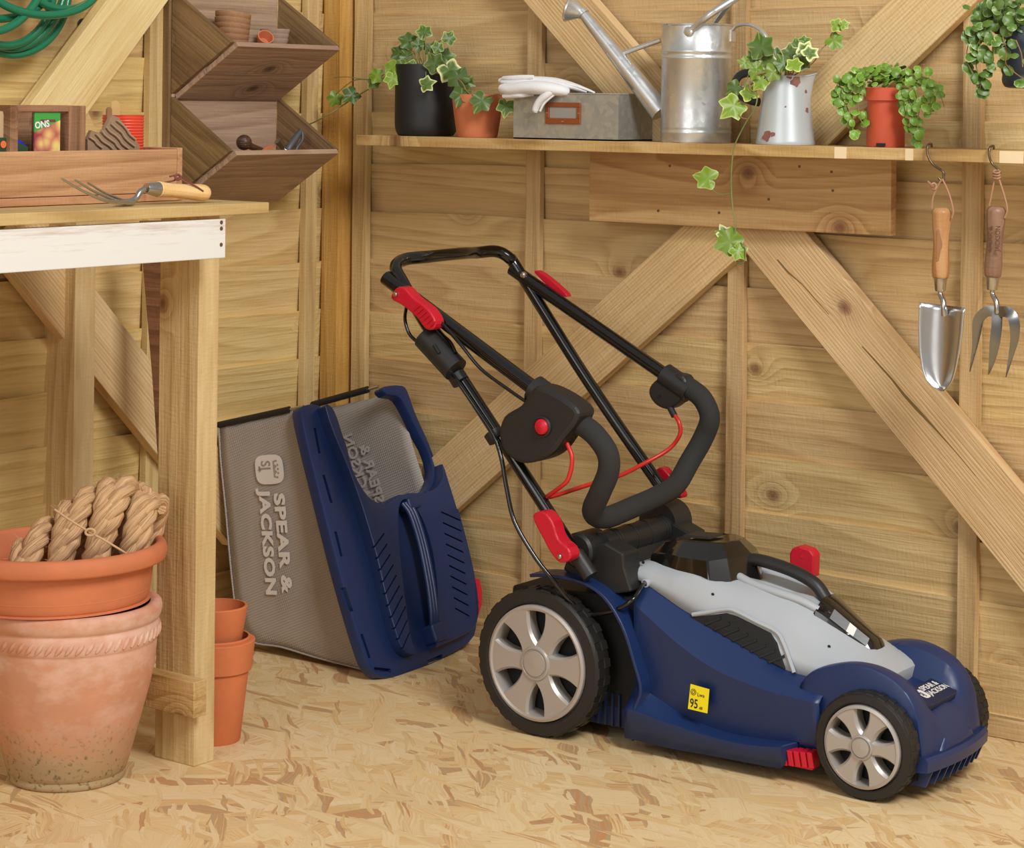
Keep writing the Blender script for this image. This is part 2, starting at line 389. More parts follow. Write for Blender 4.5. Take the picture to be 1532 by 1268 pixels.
# ================================================================= WORKBENCH
BX = .585
wb = thing('workbench', 'rough timber workbench with a white painted front apron standing along the left wall', 'workbench', (.3, -1.2, 0))
ytop = P(403, 303, X=BX+.005).y; yap = P(338, 325, X=BX+.002).y
for k, (x0, x1) in enumerate(((.03, .155), (.16, .29), (.295, .432), (.437, BX+.005))):
    timber('top_board', ((x0+x1)/2, -2.0, .7945), ((x0+x1)/2, ytop-(.05 if k < 2 else 0)*0, .7945), x1-x0, .0155, (0, 0, 1), M['benchtop'], wb, nseg=10, wob=.0008)
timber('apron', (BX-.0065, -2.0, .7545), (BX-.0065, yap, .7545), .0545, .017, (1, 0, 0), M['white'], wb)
for dz in (.014, -.0085, .0225):
    q = P(331, 355, X=BX+.002); c = lathe([(.0028, 0), (.0028, .0012), (0, .0012)], 10)
    mobj('screw', tr(c, Matrix.Translation(Vector((BX+.0015, yap-.009, .7545+dz))) @ Matrix.Rotation(pi/2, 4, 'Y')), plain('screw_dark', (120, 90, 62), .4, .5), wb, world=True)
e = P(290, 1147, Z=0); 
lx0 = P(231, 1133, Y=e.y).x
def leg(x0, x1, y0, y1, zt, xs=0, mat='bench', z0=0):
    return mobj('leg', hexa([(x0, y0, z0), (x1, y0, z0), (x1, y1, z0), (x0, y1, z0)], [(x0+xs, y0, zt), (x1, y0, zt), (x1, y1, zt), (x0+xs, y1, zt)]), M[mat], wb, world=True, smooth=0, bevel=.0015)
# legs: built lying along X, stood upright
def upright(name, x0, x1, y0, y1, z0, z1, mat, parent, face=(0, -1, 0)):
    return timber(name, ((x0+x1)/2, (y0+y1)/2, z0), ((x0+x1)/2, (y0+y1)/2, z1), x1-x0, y1-y0, face, mat, parent, nseg=8, wob=.0005, bevel=.0015)
lyb = P(320, 1140, X=e.x).y
upright('leg', lx0, e.x, e.y, lyb, 0, .786, M['bench'], wb)
# stub block on the front leg
q0, q1 = P(231, 1040, Y=e.y-.014), P(290, 1040, Y=e.y-.014); zt, zb = P(290, 1022, Y=e.y-.028).z, P(290, 1076, Y=e.y-.028).z
timber('rail_block', (lx0-.12, e.y-.0125, (zt+zb)/2), (P(290, 1040, Y=e.y-.025).x, e.y-.0125, (zt+zb)/2), zt-zb, .025, (0, -1, 0), M['shelf'], wb)
rl = Vector((P(111, 600, Y=-.70).x, -.70, 0)); rl0 = P(58, 600, Y=-.70).x
b1 = P(141, 600, X=rl.x).y
upright('leg', rl0, rl.x, -.70, b1, 0, .786, M['bench'], wb)
upright('leg', .50, .58, -1.98, -1.93, 0, .786, M['bench'], wb); upright('leg', .06, .13, -1.98, -1.93, 0, .786, M['bench'], wb)
# ================================================================= plastics, rubber, metal
M['navy'] = plain('navy_plastic', (25, 46, 90), .38, bumpn=.12, bs=900)
M['navyd'] = plain('navy_plastic_dark', (24, 35, 66), .5, bumpn=.15, bs=700)
M['grey'] = plain('pale_grey_plastic', (172, 177, 182), .38, bumpn=.08, bs=900)
M['black'] = plain('black_plastic', (34, 34, 34), .45, bumpn=.2, bs=600)
M['gloss'] = plain('gloss_black', (22, 20, 18), .12, coat=.6)
M['tube'] = plain('black_enamel_tube', (16, 16, 17), .13, coat=.4)
M['foam'] = plain('foam_grip', (42, 42, 41), .85, bumpn=.5, bs=1400)
M['rubber'] = plain('tyre_rubber', (30, 28, 26), .55, bumpn=.2, bs=500)
M['silver'] = plain('silver_wheel_paint', (178, 172, 166), .35, .35)
M['red'] = plain('red_plastic', (196, 20, 44), .38)
M['redc'] = plain('red_cable_sheath', (206, 44, 38), .35)
M['steel'] = plain('bright_steel', (190, 188, 184), .25, 1.)
M['void'] = plain('dark_interior_plastic', (14, 14, 15), .7)
M['yellow'] = plain('yellow_sticker', (246, 228, 20), .5)
M['ink'] = plain('black_ink', (24, 24, 20), .6)
M['whitep'] = plain('white_print', (228, 226, 222), .6)
def text(name, body, size, mat, parent, m, offset=.0, ext=.0002, spacing=1., align='LEFT', line=1., sx=1.):
    c = bpy.data.curves.new(name, 'FONT'); c.body = body; c.size = size; c.extrude = ext; c.offset = offset; c.space_character = spacing
    c.align_x = align; c.space_line = line; c.resolution_u = 3
    o = bpy.data.objects.new(name, c); COL.objects.link(o); bpy.context.view_layer.update()
    me = bpy.data.meshes.new_from_object(o.evaluated_get(bpy.context.evaluated_depsgraph_get())); bpy.data.objects.remove(o)
    me.materials.clear(); me.materials.append(mat); me.name = name
    q = bpy.data.objects.new(name, me); link(q, parent); q.matrix_local = m @ Matrix.Diagonal((sx, 1, 1, 1)); return q
def basis(o, x, y):
    """matrix whose X,Y columns follow x,y (y orthogonalised)"""
    x = Vector(x).normalized(); y = Vector(y); y = (y-x*y.dot(x)).normalized(); z = x.cross(y); o = Vector(o)
    return Matrix(((x.x, y.x, z.x, o.x), (x.y, y.y, z.y, o.y), (x.z, y.z, z.z, o.z), (0, 0, 0, 1)))
def emblem(name, size, mat, parent, m):
    """rounded badge with cut-out initials, crown and star: built as badge plus darker marks"""
    n = 40; w, h = size*.5, size*.62; pts = []
    for k in range(n):
        a = 2*pi*k/n; ca, sa = cos(a), sin(a); pts.append((w*abs(ca)**.55*(1 if ca > 0 else -1), h*abs(sa)**.55*(1 if sa > 0 else -1), 0))
    return mobj(name, prism(pts, (0, 0, .0003)), mat, parent, m=m, smooth=0)
def emblem_marks(size, mat, parent, m):
    text('initials', 'SJ', size*.62, mat, parent, m @ Matrix.Translation((-size*.34, -size*.36, .0004)), offset=size*.012, sx=.82)
    cr = []
    for x in (-.3, -.15, 0, .15, .3): cr.append(tr(lathe([(.045*size, 0), (.045*size, .0002)], 10), Matrix.Translation((x*size, .36*size+(.06*size if abs(x) < .2 else 0), .0005))))
    cr.append(prism([(-.3*size, .2*size, .0005), (.3*size, .2*size, .0005), (.33*size, .33*size, .0005), (.2*size, .26*size, .0005), (.1*size, .38*size, .0005), (0, .27*size, .0005), (-.1*size, .38*size, .0005), (-.2*size, .26*size, .0005), (-.33*size, .33*size, .0005)], (0, 0, .0002)))
    mobj('crown', join(*cr), mat, parent, m=m, smooth=0)
    st = []
    for k in range(3):
        st.append(tr(box(-.09*size, .09*size, -.016*size, .016*size, .0004, .0006), Matrix.Translation((0, -.47*size, 0)) @ Matrix.Rotation(k*pi/3+pi/6, 4, 'Z')))
    mobj('star', join(*st), mat, parent, m=m, smooth=0)
# ================================================================= LAWNMOWER
c0 = P(822, 1107, Z=0); A15 = radians(1.5)
MF = Frame(c0, (cos(A15), sin(A15), 0))
def m(u, v, y): return MF.hit(u, v, 1, y)
YC = .17
def mir(p): return Vector((p[0], 2*YC-p[1], p[2]))
mow = thing('lawnmower', 'navy and grey cordless lawnmower with folded black handle and silver spoked wheels on the floor', 'lawnmower', m=MF.m)
def part(name, vf, mat, parent=mow, **k): return mobj(name, vf, M[mat] if isinstance(mat, str) else mat, parent, **k)
# ---- wheels (axis along y, outer face at y=0)
def wheel(cx, cz, R, y0, t, side, proto=None, name='wheel'):
    s = 1 if side else -1
    base = Matrix.Translation((cx, y0, cz)) @ (Matrix.Diagonal((1, 1, 1, 1)) if side else Matrix.Rotation(pi, 4, 'Z'))
    if proto:
        w = proto.copy(); COL.objects.link(w); w.parent = mow; w.matrix_local = base
        for ch in proto.children:
            c = ch.copy(); COL.objects.link(c); c.parent = w
        return w
    r1 = R*.80
    prof = [(r1-.004, t-.004), (r1, .002), (R*.83, 0), (R*.955, .001), (R*.985, .005), (R*.985, t-.006), (R*.95, t), (r1, t)]
    w = part(name, lathe(prof, 64, 'y', cap=False), 'rubber', m=base, smooth=35)
    ROOT[w.name] = MF.m @ base
    nl = 26; lugs = []
    for k in range(nl):
        for row in (0, 1):
            a = 2*pi*(k+.5*row)/nl; hw = pi/nl*.72; ya, yb = ((.004, t*.55), (t*.5, t-.004))[row]
            q0 = [(R*.975*cos(a+d), yy, R*.975*sin(a+d)) for d, yy in ((-hw, ya), (hw, ya), (hw*.55, yb), (-hw*.9, yb))]
            q1 = [(R*1.0*cos(a+d*.85), yy, R*1.0*sin(a+d*.85)) for d, yy in ((-hw, ya+.001), (hw, ya+.001), (hw*.55, yb-.001), (-hw*.9, yb-.001))]
            lugs.append(hexa(q0, q1))
    tag(mobj('tread_lugs', join(*lugs), M['rubber'], w, smooth=0), kind='stuff')
    ring = lathe([(r1-.001, .006), (r1-.002, -.001), (r1-.006, -.003), (R*.715, -.0015), (R*.70, .003), (R*.68, .024), (R*.70, .03), (r1-.001, .03)], 64, 'y', cap=False)
    mobj('rim', ring, M['silver'], w, smooth=40)
    mobj('wheel_disc', lathe([(0, .026), (R*.76, .026), (R*.76, .03), (0, .03)], 48, 'y', cap=False), M['void'], w)
    rh = R*.24
    for k in range(6):
        a0 = 2*pi*k/6; rows = []
        n = 9
        for i in range(n):
            s_ = i/(n-1); r = rh*.8+(R*.715-rh*.8)*s_
            hw = R*(.105+.02*s_+.145*s_**2.6+.05*(1-s_)**4); y = -.001-.003*sin(pi*s_)*0
            c, d = Vector((cos(a0), 0, sin(a0))), Vector((-sin(a0), 0, cos(a0)))
            e = Vector((0, 1, 0))
            rows.append([c*r-d*hw*.92+e*.022, c*r-d*hw+e*.003, c*r-d*(hw-.0035)+e*(-.0015), c*r+d*(hw-.0035)+e*(-.0015), c*r+d*hw+e*.003, c*r+d*hw*.92+e*.022])
        mobj('spoke', grid(rows), M['silver'], w, smooth=30)
    mobj('hub_cap', lathe([(rh, .02), (rh, -.001), (rh*.93, -.004), (rh*.84, -.0045), (rh*.80, -.0025), (rh*.74, -.0025), (rh*.70, -.005), (0, -.0062)], 40, 'y', cap=False), M['silver'], w, smooth=35)
    return w
wr = wheel(-.026, .1105, .1105, 0, .040, True, name='rear_wheel'); tag(wr)
wheel(-.026, .1105, .1105, .34, .04, False, proto=wr, name='rear_wheel')
wf = wheel(.502, .0735, .0735, .022, .033, True, name='front_wheel')
wheel(.502, .0735, .0735, .285, .033, False, proto=wf, name='front_wheel')
# ---- lower shell: long side curves read as (x -> y, z), resampled at common stations
def curve(pts, y):
    out = []
    for i, (u, v) in enumerate(pts):
        yy = y[i] if isinstance(y, (list, tuple)) else y
        q = m(u, v, yy); out.append((q.x, q.y, q.z))
    return sorted(out)
def at(c, x): return Vector((x, interp([(p[0], p[1]) for p in c], x), interp([(p[0], p[2]) for p in c], x)))
def sm(c, x, h=.012): return (at(c, x-h)+at(c, x)*2+at(c, x+h))/4
C0 = curve([(948, 1106), (1000, 1119), (1100, 1137), (1180, 1152)], .022)
C1 = curve([(949, 1062), (990, 1078), (1042, 1096), (1090, 1109), (1132, 1116), (1185, 1118)], .02)
C1b = curve([(949, 1056), (990, 1072), (1042, 1091), (1090, 1105), (1132, 1112), (1185, 1115)], .026)
C2 = curve([(961, 1028), (990, 1048), (1026, 1072), (1065, 1088), (1099, 1098), (1150, 1106), (1200, 1110)], .048)
C3 = curve([(925, 880), (960, 914), (1009, 959), (1050, 990), (1085, 1010), (1150, 1034), (1225, 1053)], [.045, .042, .038, .036, .036, .038, .042])
C3b = curve([(928, 872), (963, 903), (1013, 944), (1054, 973), (1089, 992), (1150, 1017), (1222, 1042)], [.054, .05, .046, .046, .046, .048, .05])
C4 = curve([(925, 853), (965, 873), (1020, 912), (1060, 935), (1100, 958), (1175, 1003), (1215, 1014), (1240, 1022)], [.075, .075, .075, .075, .075, .075, .08, .08])
x0, x1 = .118, .425; N = 26
rows = []
for ci, c in enumerate((C0, C1, C1b, C2, C3, C3b, C4)):
    rw = [sm(c, x0+(x1-x0)*i/N) for i in range(N+1)]
    for p in rw:
        if ci < 3 and p.x > .384: p.y = .052+.001*ci; p.z = max(p.z, .047+.001*ci)
    rows.append(rw)
top = [Vector((p.x, YC, p.z-.004)) for p in rows[-1]]
full = rows+[top]+[[mir(p) for p in r] for r in rows[::-1]]
sh_v = grid(full)
part('lower_shell', sh_v, 'navy', smooth=32, solid=.003)
# rear flare: arch band round the rear wheel
cx, cz = -.026, .1105
def arcband(cx, cz, pts, ya, yb, th=.004):
    r = []
    for (x, z) in pts:
        d = Vector((x-cx, 0, z-cz)).normalized(); p = Vector((x, 0, z))
        r.append([p+Vector((0, ya, 0)), p+Vector((0, yb, 0)), p+d*th+Vector((0, yb, 0)), p+d*th+Vector((0, ya, 0))])
    v, f = grid(r, closed=True); n = len(v); f += [(3, 2, 1, 0), (n-4, n-3, n-2, n-1)]; return v, f
ap = [(m(u, v, .03).x, m(u, v, .03).z) for (u, v) in ((797, 862), (820, 862), (850, 866), (880, 875), (905, 893), (924, 920), (938, 950), (950, 990), (960, 1030), (950, 1062), (946, 1104))]
ap = [(p.x, p.z) for p in catmull([(x, 0, z) for x, z in ap], 4)]
for k, s in enumerate((0, 1)):
    v, f = arcband(cx, cz, ap, .022, .066, .005)
    if s: v = [mir(p) for p in v]
    part('rear_arch', (v, f), 'navy', smooth=50, bevel=.001)
# side panel between the arch band and the shell
pan = []
for i in range(12):
    x, z = ap[16+i*2] if 16+i*2 < len(ap) else ap[-1]
# inner body between the wheels
part('motor_deck', hexa([(-.13, .06, .05), (.13, .06, .03), (.13, .28, .03), (-.13, .28, .05)], [(-.115, .062, .205), (.12, .062, .218), (.12, .278, .218), (-.115, .278, .205)]), 'void', smooth=0, bevel=.004)
part('rear_flap', hexa([(-.14, .06, .02), (.14, .06, .02), (.14, .28, .02), (-.14, .28, .02)], [(-.13, .06, .055), (.13, .06, .05), (.13, .28, .05), (-.13, .28, .055)]), 'navyd', smooth=0, bevel=.002)
for k in range(5):
    part('flap_rib', box(.085-.012*k, .088-.012*k, .055, .06, .022, .07), 'navyd', smooth=0)
YCN = .150
def mirn(p): return Vector((p[0], 2*YCN-p[1], p[2]))
# ---- front: fenders and nose
def fend(x):   # outer fender crest height
    return interp(FC, x)
YW = .054
FC = sorted([(p.x, p.z) for p in catmull([m(u, v, YW) for (u, v) in ((1197, 1022), (1204, 1012), (1220, 1001), (1245, 995), (1272, 993), (1300, 998), (1325, 1010), (1345, 1025), (1362, 1048), (1374, 1080), (1380, 1115), (1381, 1140))], 3)])
xa = FC[0][0]; xb = FC[-1][0]
NZ = [(.38, .150), (.44, .145), (.48, .137), (.52, .127), (.555, .115), (.575, .100), (.585, .082), (.592, .05)]   # nose deck height on the centre line
st = [xa+(xb-xa)*(i/22) for i in range(23)]
R_ = []
for x in st:
    zf = fend(x); bow = .009*max(0, (x-.5)/.09)
    sec = [(YW, .048), (YW, zf*.5+.024), (YW, zf-.004), (YW+.0015, zf-.001), (YW+.005, zf+.0003), (YW+.02, zf), (YW+.034, zf-.004)]
    zn = min(interp(NZ, x), zf+.02)
    sec += [(YW+.044, (zf+zn)/2-.001), (YW+.055, zn+.002), (YW+.066, zn), (YCN, zn+.003)]
    R_.append([Vector((x+bow*max(0, (y-YW)/(YCN-YW))**.6, y, z)) for y, z in sec])
full = [r+[mirn(p) for p in r[-2::-1]] for r in R_]
# front face drops to the bumper
last = full[-1]; zlow = .047
for k, (dx, zz) in enumerate(((.003, .9), (.0045, .7), (.006, .0))):
    full.append([Vector((p.x+dx, p.y, zlow+(p.z-zlow)*zz)) for p in last])
part('nose', grid(full), 'navy', smooth=38, solid=.003)
# bumper lip and teeth
bl = []
for i in range(17):
    y = YW-.004+(2*YCN-2*YW+.008)*i/16; s = (y-YCN)/(YCN-YW); x = xb+.006+.010*(1-s*s)
    bl.append([Vector((x-.018, y, .066)), Vector((x, y, .066)), Vector((x+.004, y, .060)), Vector((x+.003, y, .046)), Vector((x-.018, y, .044))])
v, f = grid(bl, closed=True); n = len(v); f += [(0, 1, 2, 3, 4), (n-1, n-2, n-3, n-4, n-5)]
part('bumper', (v, f), 'navy', smooth=30)
for i in range(9):
    y = YW+.012+(2*YCN-2*YW-.024)*i/8; s = (y-YCN)/(YCN-YW); x = xb+.005+.008*(1-s*s)
    part('comb_tooth', hexa([(x-.03, y-.0015, .022), (x-.008, y-.0015, .022), (x-.008, y+.0015, .022), (x-.03, y+.0015, .022)], [(x-.03, y-.0015, .047), (x+.003, y-.0015, .047), (x+.003, y+.0015, .047), (x-.03, y+.0015, .047)]), 'navy', smooth=0)
part('front_underside', box(xb-.1, xb-.012, .06, .24, .03, .055), 'void', smooth=0)
# raised logo panel on the nose
lp = [(.512, YCN-.052), (.560, YCN-.060), (.568, YCN-.04), (.568, YCN+.04), (.560, YCN+.060), (.512, YCN+.052)]
def nosez(x): return interp(NZ, x-.008)+.0035
pass
bx = Vector((.537, YCN-.012, nosez(.537)+.003)); dxn = Vector((.03, 0, nosez(.552)-nosez(.522))).normalized()
mb = basis((.541, YCN, nosez(.541)+.0050), (0, 1, 0), tuple(-dxn))
part('badge_panel', prism([(-.044, .019, -.0005), (.046, .019, -.0005), (.053, -.020, -.0005), (.040, -.025, -.0005), (-.040, -.025, -.0005), (-.053, -.020, -.0005)], (0, 0, -.009)), 'navyd', m=mb, smooth=0, bevel=.0015)
text('lettering', 'SPEAR &\nJACKSON', .0138, M['whitep'], mow, mb @ Matrix.Translation((-.011, .003, 0)), offset=.0002, line=.92)
e = emblem('emblem', .017, M['whitep'], mow, mb @ Matrix.Translation((-.0215, -.001, 0)))
text('initials', 'SJ', .012, M['navyd'], e, Matrix.Translation((-.0062, -.004, .0004)), offset=.0002, sx=.8)
# ---- red wheel-side insert
ri = []
for k in range(6):
    a = m(1160+k*10, 1124+k*1.0, .03); part('red_rib', hexa([a+Vector((0, 0, -.018)), a+Vector((.008, 0, -.018)), a+Vector((.008, .02, -.018)), a+Vector((0, .02, -.018))], [a+Vector((-.004, 0, .003)), a+Vector((.004, 0, .003)), a+Vector((.004, .02, .004)), a+Vector((-.004, .02, .004))]), 'red', smooth=0, bevel=.001)
q = m(1160, 1122, .034); w_ = m(1216, 1128, .034)
part('red_insert', box(q.x, w_.x, .034, .05, .024, .044), 'red', smooth=0, bevel=.001)
# ---- grey hood: cross sections from near edge to centre, mirrored
G0 = curve([(934, 856), (945, 862), (965, 872), (1020, 911), (1060, 934), (1100, 957), (1175, 1002), (1215, 1014), (1262, 1020), (1300, 1018), (1345, 1013)], [.085, .078, .075, .075, .075, .075, .076, .082, .09, .10, .118])
G1 = curve([(937, 845), (970, 855), (1015, 868), (1062, 890), (1090, 905), (1130, 927), (1180, 958), (1225, 978), (1262, 992), (1300, 1003), (1346, 1010)], [.09, .082, .082, .084, .086, .088, .09, .095, .10, .108, .12])
G2 = curve([(938, 838), (955, 825), (985, 825), (1012, 843), (1040, 860), (1062, 870), (1090, 884), (1130, 902), (1180, 930), (1225, 960), (1262, 978), (1300, 993), (1348, 1006)], [.10, .10, .10, .098, .096, .095, .098, .10, .103, .108, .112, .118, .126])
TZ = [(.04, .232), (.07, .254), (.10, .263), (.16, .258), (.22, .254), (.28, .250), (.34, .240), (.38, .222), (.42, .196), (.46, .172), (.50, .150), (.515, .143)]
x0, x1 = .075, .490; N = 34; rows = []
for i in range(N+1):
    x = x0+(x1-x0)*i/N
    a, b, c = sm(G0, x, .008), sm(G1, x, .01), sm(G2, x, .01)
    z = interp(TZ, x); z = (interp(TZ, x-.01)+z*2+interp(TZ, x+.01))/4
    c.z = min(c.z, z-.001)
    if x > .47: c.z = min(c.z, z-.0005)
    r = [a, a.lerp(b, .5)+Vector((0, -.001, .001)), b, c, Vector((x, c.y+(YC-c.y)*.35, c.z+(z-c.z)*.7)), Vector((x, c.y+(YC-c.y)*.7, c.z+(z-c.z)*.95)), Vector((x, YC, z-.014*max(0, 1-((x-.292)/.062)**2)))]
    rows.append(r+[mir(p) for p in r[-2::-1]])
first = rows[0]; cen = Vector((0, YC, .225))
rows.insert(0, [Vector((p.x-.014, YC+(p.y-YC)*.93, p.z-.008)) for p in first]); rows.insert(0, [Vector((p.x-.020, YC+(p.y-YC)*.88, .2+(p.z-.2)*.45)) for p in first])
lastr = rows[-1]; rows.append([Vector((p.x+.006, YC+(p.y-YC)*.97, p.z-.006)) for p in lastr]); rows.append([Vector((p.x+.006, YC+(p.y-YC)*.95, .11)) for p in lastr])
# hole for the side vents is left to a recessed black louvre panel standing proud of the hood skin
part('hood', grid(rows), 'grey', smooth=38, solid=.002)
def onhood(u, v, lift=.002, y=.08):
    """point of the hood side for a pixel (side sheet between G0 and G2)"""
    q = m(u, v, y); q = m(u, v, y); 
    for _ in range(4):
        a, b, c = sm(G0, q.x, .008), sm(G1, q.x, .01), sm(G2, q.x, .01)
        yy = a.y+(b.y-a.y)*min(1, max(0, (q.z-a.z)/max(.004, b.z-a.z))) if q.z < b.z else b.y+(c.y-b.y)*min(1, max(0, (q.z-b.z)/max(.004, c.z-b.z)))
        q = m(u, v, yy-lift)
    return q
# vent panel
vp = [(1030, 924), (1056, 921), (1086, 917), (1102, 922), (1128, 935), (1152, 947), (1162, 962), (1174, 1001), (1140, 984), (1100, 961), (1060, 938)]
vv = [onhood(u, v, .003) for u, v in vp]
part('vent_panel', prism(vv, (0, .012, 0)), 'void', smooth=0, bevel=.0008)
rim_ = [(1036, 919), (1056, 916), (1088, 911), (1105, 916), (1132, 930), (1160, 944), (1172, 962), (1188, 1006)]
part('vent_frame', tube(catmull([onhood(u, v, .0035) for u, v in rim_], 4), .0032, 8), 'grey')
for k in range(8):
    u = 1062+k*13.5; v = 933+k*8.2; L = 10-(.5*k if k > 4 else 0)
    a, b = onhood(u-8, v-1.5, .005), onhood(u+15, v-10.5, .005)
    part('louvre', hexa([a, b, b+Vector((.002, 0, -.003)), a+Vector((.002, 0, -.003))], [a+Vector((.0, .006, .001)), b+Vector((0, .006, .001)), b+Vector((.002, .006, -.004)), a+Vector((.002, .006, -.004))]), 'gloss', smooth=0)
# screw recesses
for u, v in ((962, 841), (1066, 889), (1240, 967)):
    q = onhood(u, v, .0005); part('screw_recess', tr(lathe([(.0025, 0), (.0025, .001), (.0016, .001), (.0012, -.001)], 12, 'y'), Matrix.Translation(q)), 'black')
# cable gland and gland collar
q = onhood(966, 872, .003); part('cable_gland', tr(lathe([(.0065, .004), (.0065, -.002), (.0045, -.003), (.0042, .003)], 18, 'y'), Matrix.Translation(q)), 'grey')
# ---- battery cover : faceted dark gloss lid
bt = [m(u, v, y) for u, v, y in ((983, 826, .112), (1012, 835, .10), (1036, 855, .10), (1052, 862, .10), (1085, 862, .10), (1092, 850, .105))]
lo = [Vector((.098, .115, .250)), Vector((.130, .103, .249)), Vector((.155, .096, .243)), Vector((.215, .096, .243)), Vector((.240, .118, .246)), Vector((.262, YC, .248))]
mid = [Vector((.098, .122, .270)), Vector((.130, .112, .278)), Vector((.158, .106, .276)), Vector((.206, .106, .276)), Vector((.228, .125, .280)), Vector((.246, YC, .280))]
up = [Vector((.112, .140, .289)), Vector((.135, .134, .295)), Vector((.160, .130, .297)), Vector((.195, .130, .299)), Vector((.212, .140, .299)), Vector((.222, YC, .300))]
def ringm(r):
    return r+[mir(p) for p in r[-2::-1]]
v, f = grid([ringm(lo), ringm(mid), ringm(up)], closed=True); n = len(ringm(lo)); f.append(tuple(range(2*n, 3*n)))
part('battery_cover', (v, f), 'gloss', smooth=20, bevel=.002, seg=3)
part('cover_latch', hexa([(.135, .148, .2965), (.185, .148, .299), (.185, .192, .299), (.135, .192, .2965)], [(.138, .151, .3), (.182, .151, .302), (.182, .189, .302), (.138, .189, .3)]), 'black', smooth=0, bevel=.001)
# ---- carry handle
hp = [Vector((.222, YC, .250)), Vector((.232, YC, .266)), Vector((.250, YC, .274)), Vector((.290, YC, .270)), Vector((.325, YC, .262)), Vector((.352, YC, .250)), Vector((.368, YC, .232))]
part('carry_handle', tube(catmull(hp, 6), .0115, 14, flat=.8), 'black', smooth=60)
for s in (-1, 1):
    sp = [Vector((.222, YC+s*.020, .256)), Vector((.236, YC+s*.030, .254)), Vector((.27, YC+s*.038, .246)), Vector((.31, YC+s*.040, .240)), Vector((.345, YC+s*.036, .233)), Vector((.372, YC+s*.03, .222))]
    part('handle_surround', tube(catmull(sp, 5), .0075, 12, flat=.8), 'grey', smooth=60)
# ---- front charge window
wl = []
for i in range(9):
    s = i/8; x = .372+(.452-.372)*s; hw = .043-.016*s; z = interp(TZ, x)
    wl.append([Vector((x, YC-hw-.002, z-.022)), Vector((x, YC-hw+.003, z-.003)), Vector((x, YC-hw*.45, z+.011-.003*s)), Vector((x, YC, z+.013-.003*s)), Vector((x, YC+hw*.45, z+.011-.003*s)), Vector((x, YC+hw-.003, z-.003)), Vector((x, YC+hw+.002, z-.022))])
wl.append([p+Vector((.006, 0, -.014)) for p in wl[-1]]); wl.insert(0, [p+Vector((-.006, 0, -.008)) for p in wl[0]])
part('display_window', grid(wl), 'gloss', smooth=35, bevel=0)
sil = plain('display_grey', (120, 122, 124), .4, .4)
for i, (s0, s1, mt) in enumerate(((.25, .55, sil), (.55, .68, M['whitep']), (.68, .92, sil))):
    q = []
    for s in (s0, (s0+s1)/2, s1):
        x = .372+.08*s; hw = .043-.016*s; z = interp(TZ, x); A_, B_ = Vector((x, YC-hw+.003, z-.003)), Vector((x, YC-hw*.45, z+.011-.003*s)); nn_ = Vector((0, -.6, .8))*.0007
        q.append([A_.lerp(B_, .12)+nn_, A_.lerp(B_, .5)+nn_, A_.lerp(B_, .92)+nn_])
    part('display_strip', grid(q), mt, smooth=0)
# ---- red isolator key on the far side
q = m(1199, 838, .25)
ky = [(q.x+dx, q.y, q.z+dz) for dx, dz in ((-.020, -.024), (-.021, .008), (-.016, .017), (-.004, .021), (.014, .018), (.021, .010), (.020, -.024))]
part('isolator_key', prism(ky, (0, .022, 0)), 'red', smooth=0, bevel=.003)
part('key_screw', tr(lathe([(.002, 0), (.002, -.0008), (0, -.0008)], 10, 'y'), Matrix.Translation((q.x+.001, q.y-.0004, q.z+.006))), 'redc')
# ---- noise label
q = [m(u, v, .034) for u, v in ((1035, 1022), (1063, 1030), (1060, 1066), (1031, 1059))]
yv = Vector((0, -.0035, 0))
stk = part('noise_sticker', prism([p+yv for p in q], (0, .0006, 0)), 'yellow', smooth=0)
ms = basis(q[3]+yv+Vector((0, -.0002, 0)), q[2]-q[3], q[0]-q[3])
text('number', '95', .0185, M['ink'], stk, ms @ Matrix.Translation((.0028, .0035, 0)), offset=.0002, sx=.75)
text('unit', 'dB', .0055, M['ink'], stk, ms @ Matrix.Translation((.0185, .0035, 0)))
text('level_mark', 'Lwa', .0075, M['ink'], stk, ms @ Matrix.Translation((.0145, .0215, 0)))
rg = tube([Vector((.008+.0042*cos(a), .026+.0042*sin(a), 0)) for a in [2*pi*k/20 for k in range(20)]], .0004, 6, closed=True)
rg2 = tube([Vector((.008+.0022*cos(a), .026+.0022*sin(a), 0)) for a in [2*pi*k/20 for k in range(20)]], .0004, 6, closed=True)
mobj('ring_mark', join(rg, rg2), M['ink'], stk, m=ms)
# ---- pivot assembly
for s in (0, 1):
    F_ = (lambda v: v) if not s else (lambda v: [mir(p) for p in v])
    c = m(870, 822, .05) if not s else m(1008, 776, .30); rr = .027 if not s else .034
    v, f = tr(lathe([(.0, -.004), (rr*.85, -.004), (rr, 0), (rr, .05), (.0, .05)], 32, 'y'), Matrix.Translation((c.x, .040, c.z)))
    part('pivot_drum', (F_(v), f), 'black', smooth=40)
    pl = [m(u, v, .05) for u, v in ((842, 852), (852, 822), (880, 815), (905, 812), (932, 828), (934, 850), (945, 885), (922, 888), (896, 888), (870, 870))]
    v, f = prism(pl, (0, .045, 0)); part('pivot_bracket', (F_(v), f), 'black', smooth=0, bevel=.003)
cb0, cb1 = m(898, 828, .09), m(1010, 775, .27)
zc = (cb0.z+cb1.z)/2; xc = (cb0.x+cb1.x)/2
bar_ = [Vector((xc, .07, zc)), Vector((xc, .27, zc))]
part('cross_tube', tube(bar_, .0215, 24), 'black', smooth=60)
for k, y in enumerate((.10, .108, .15, .19, .232, .24)):
    part('cross_tube_rib', tr(lathe([(.0218, -.0008), (.0226, 0), (.0218, .0008)], 24, 'y', cap=False), Matrix.Translation((xc, y, zc))), 'void', smooth=60)
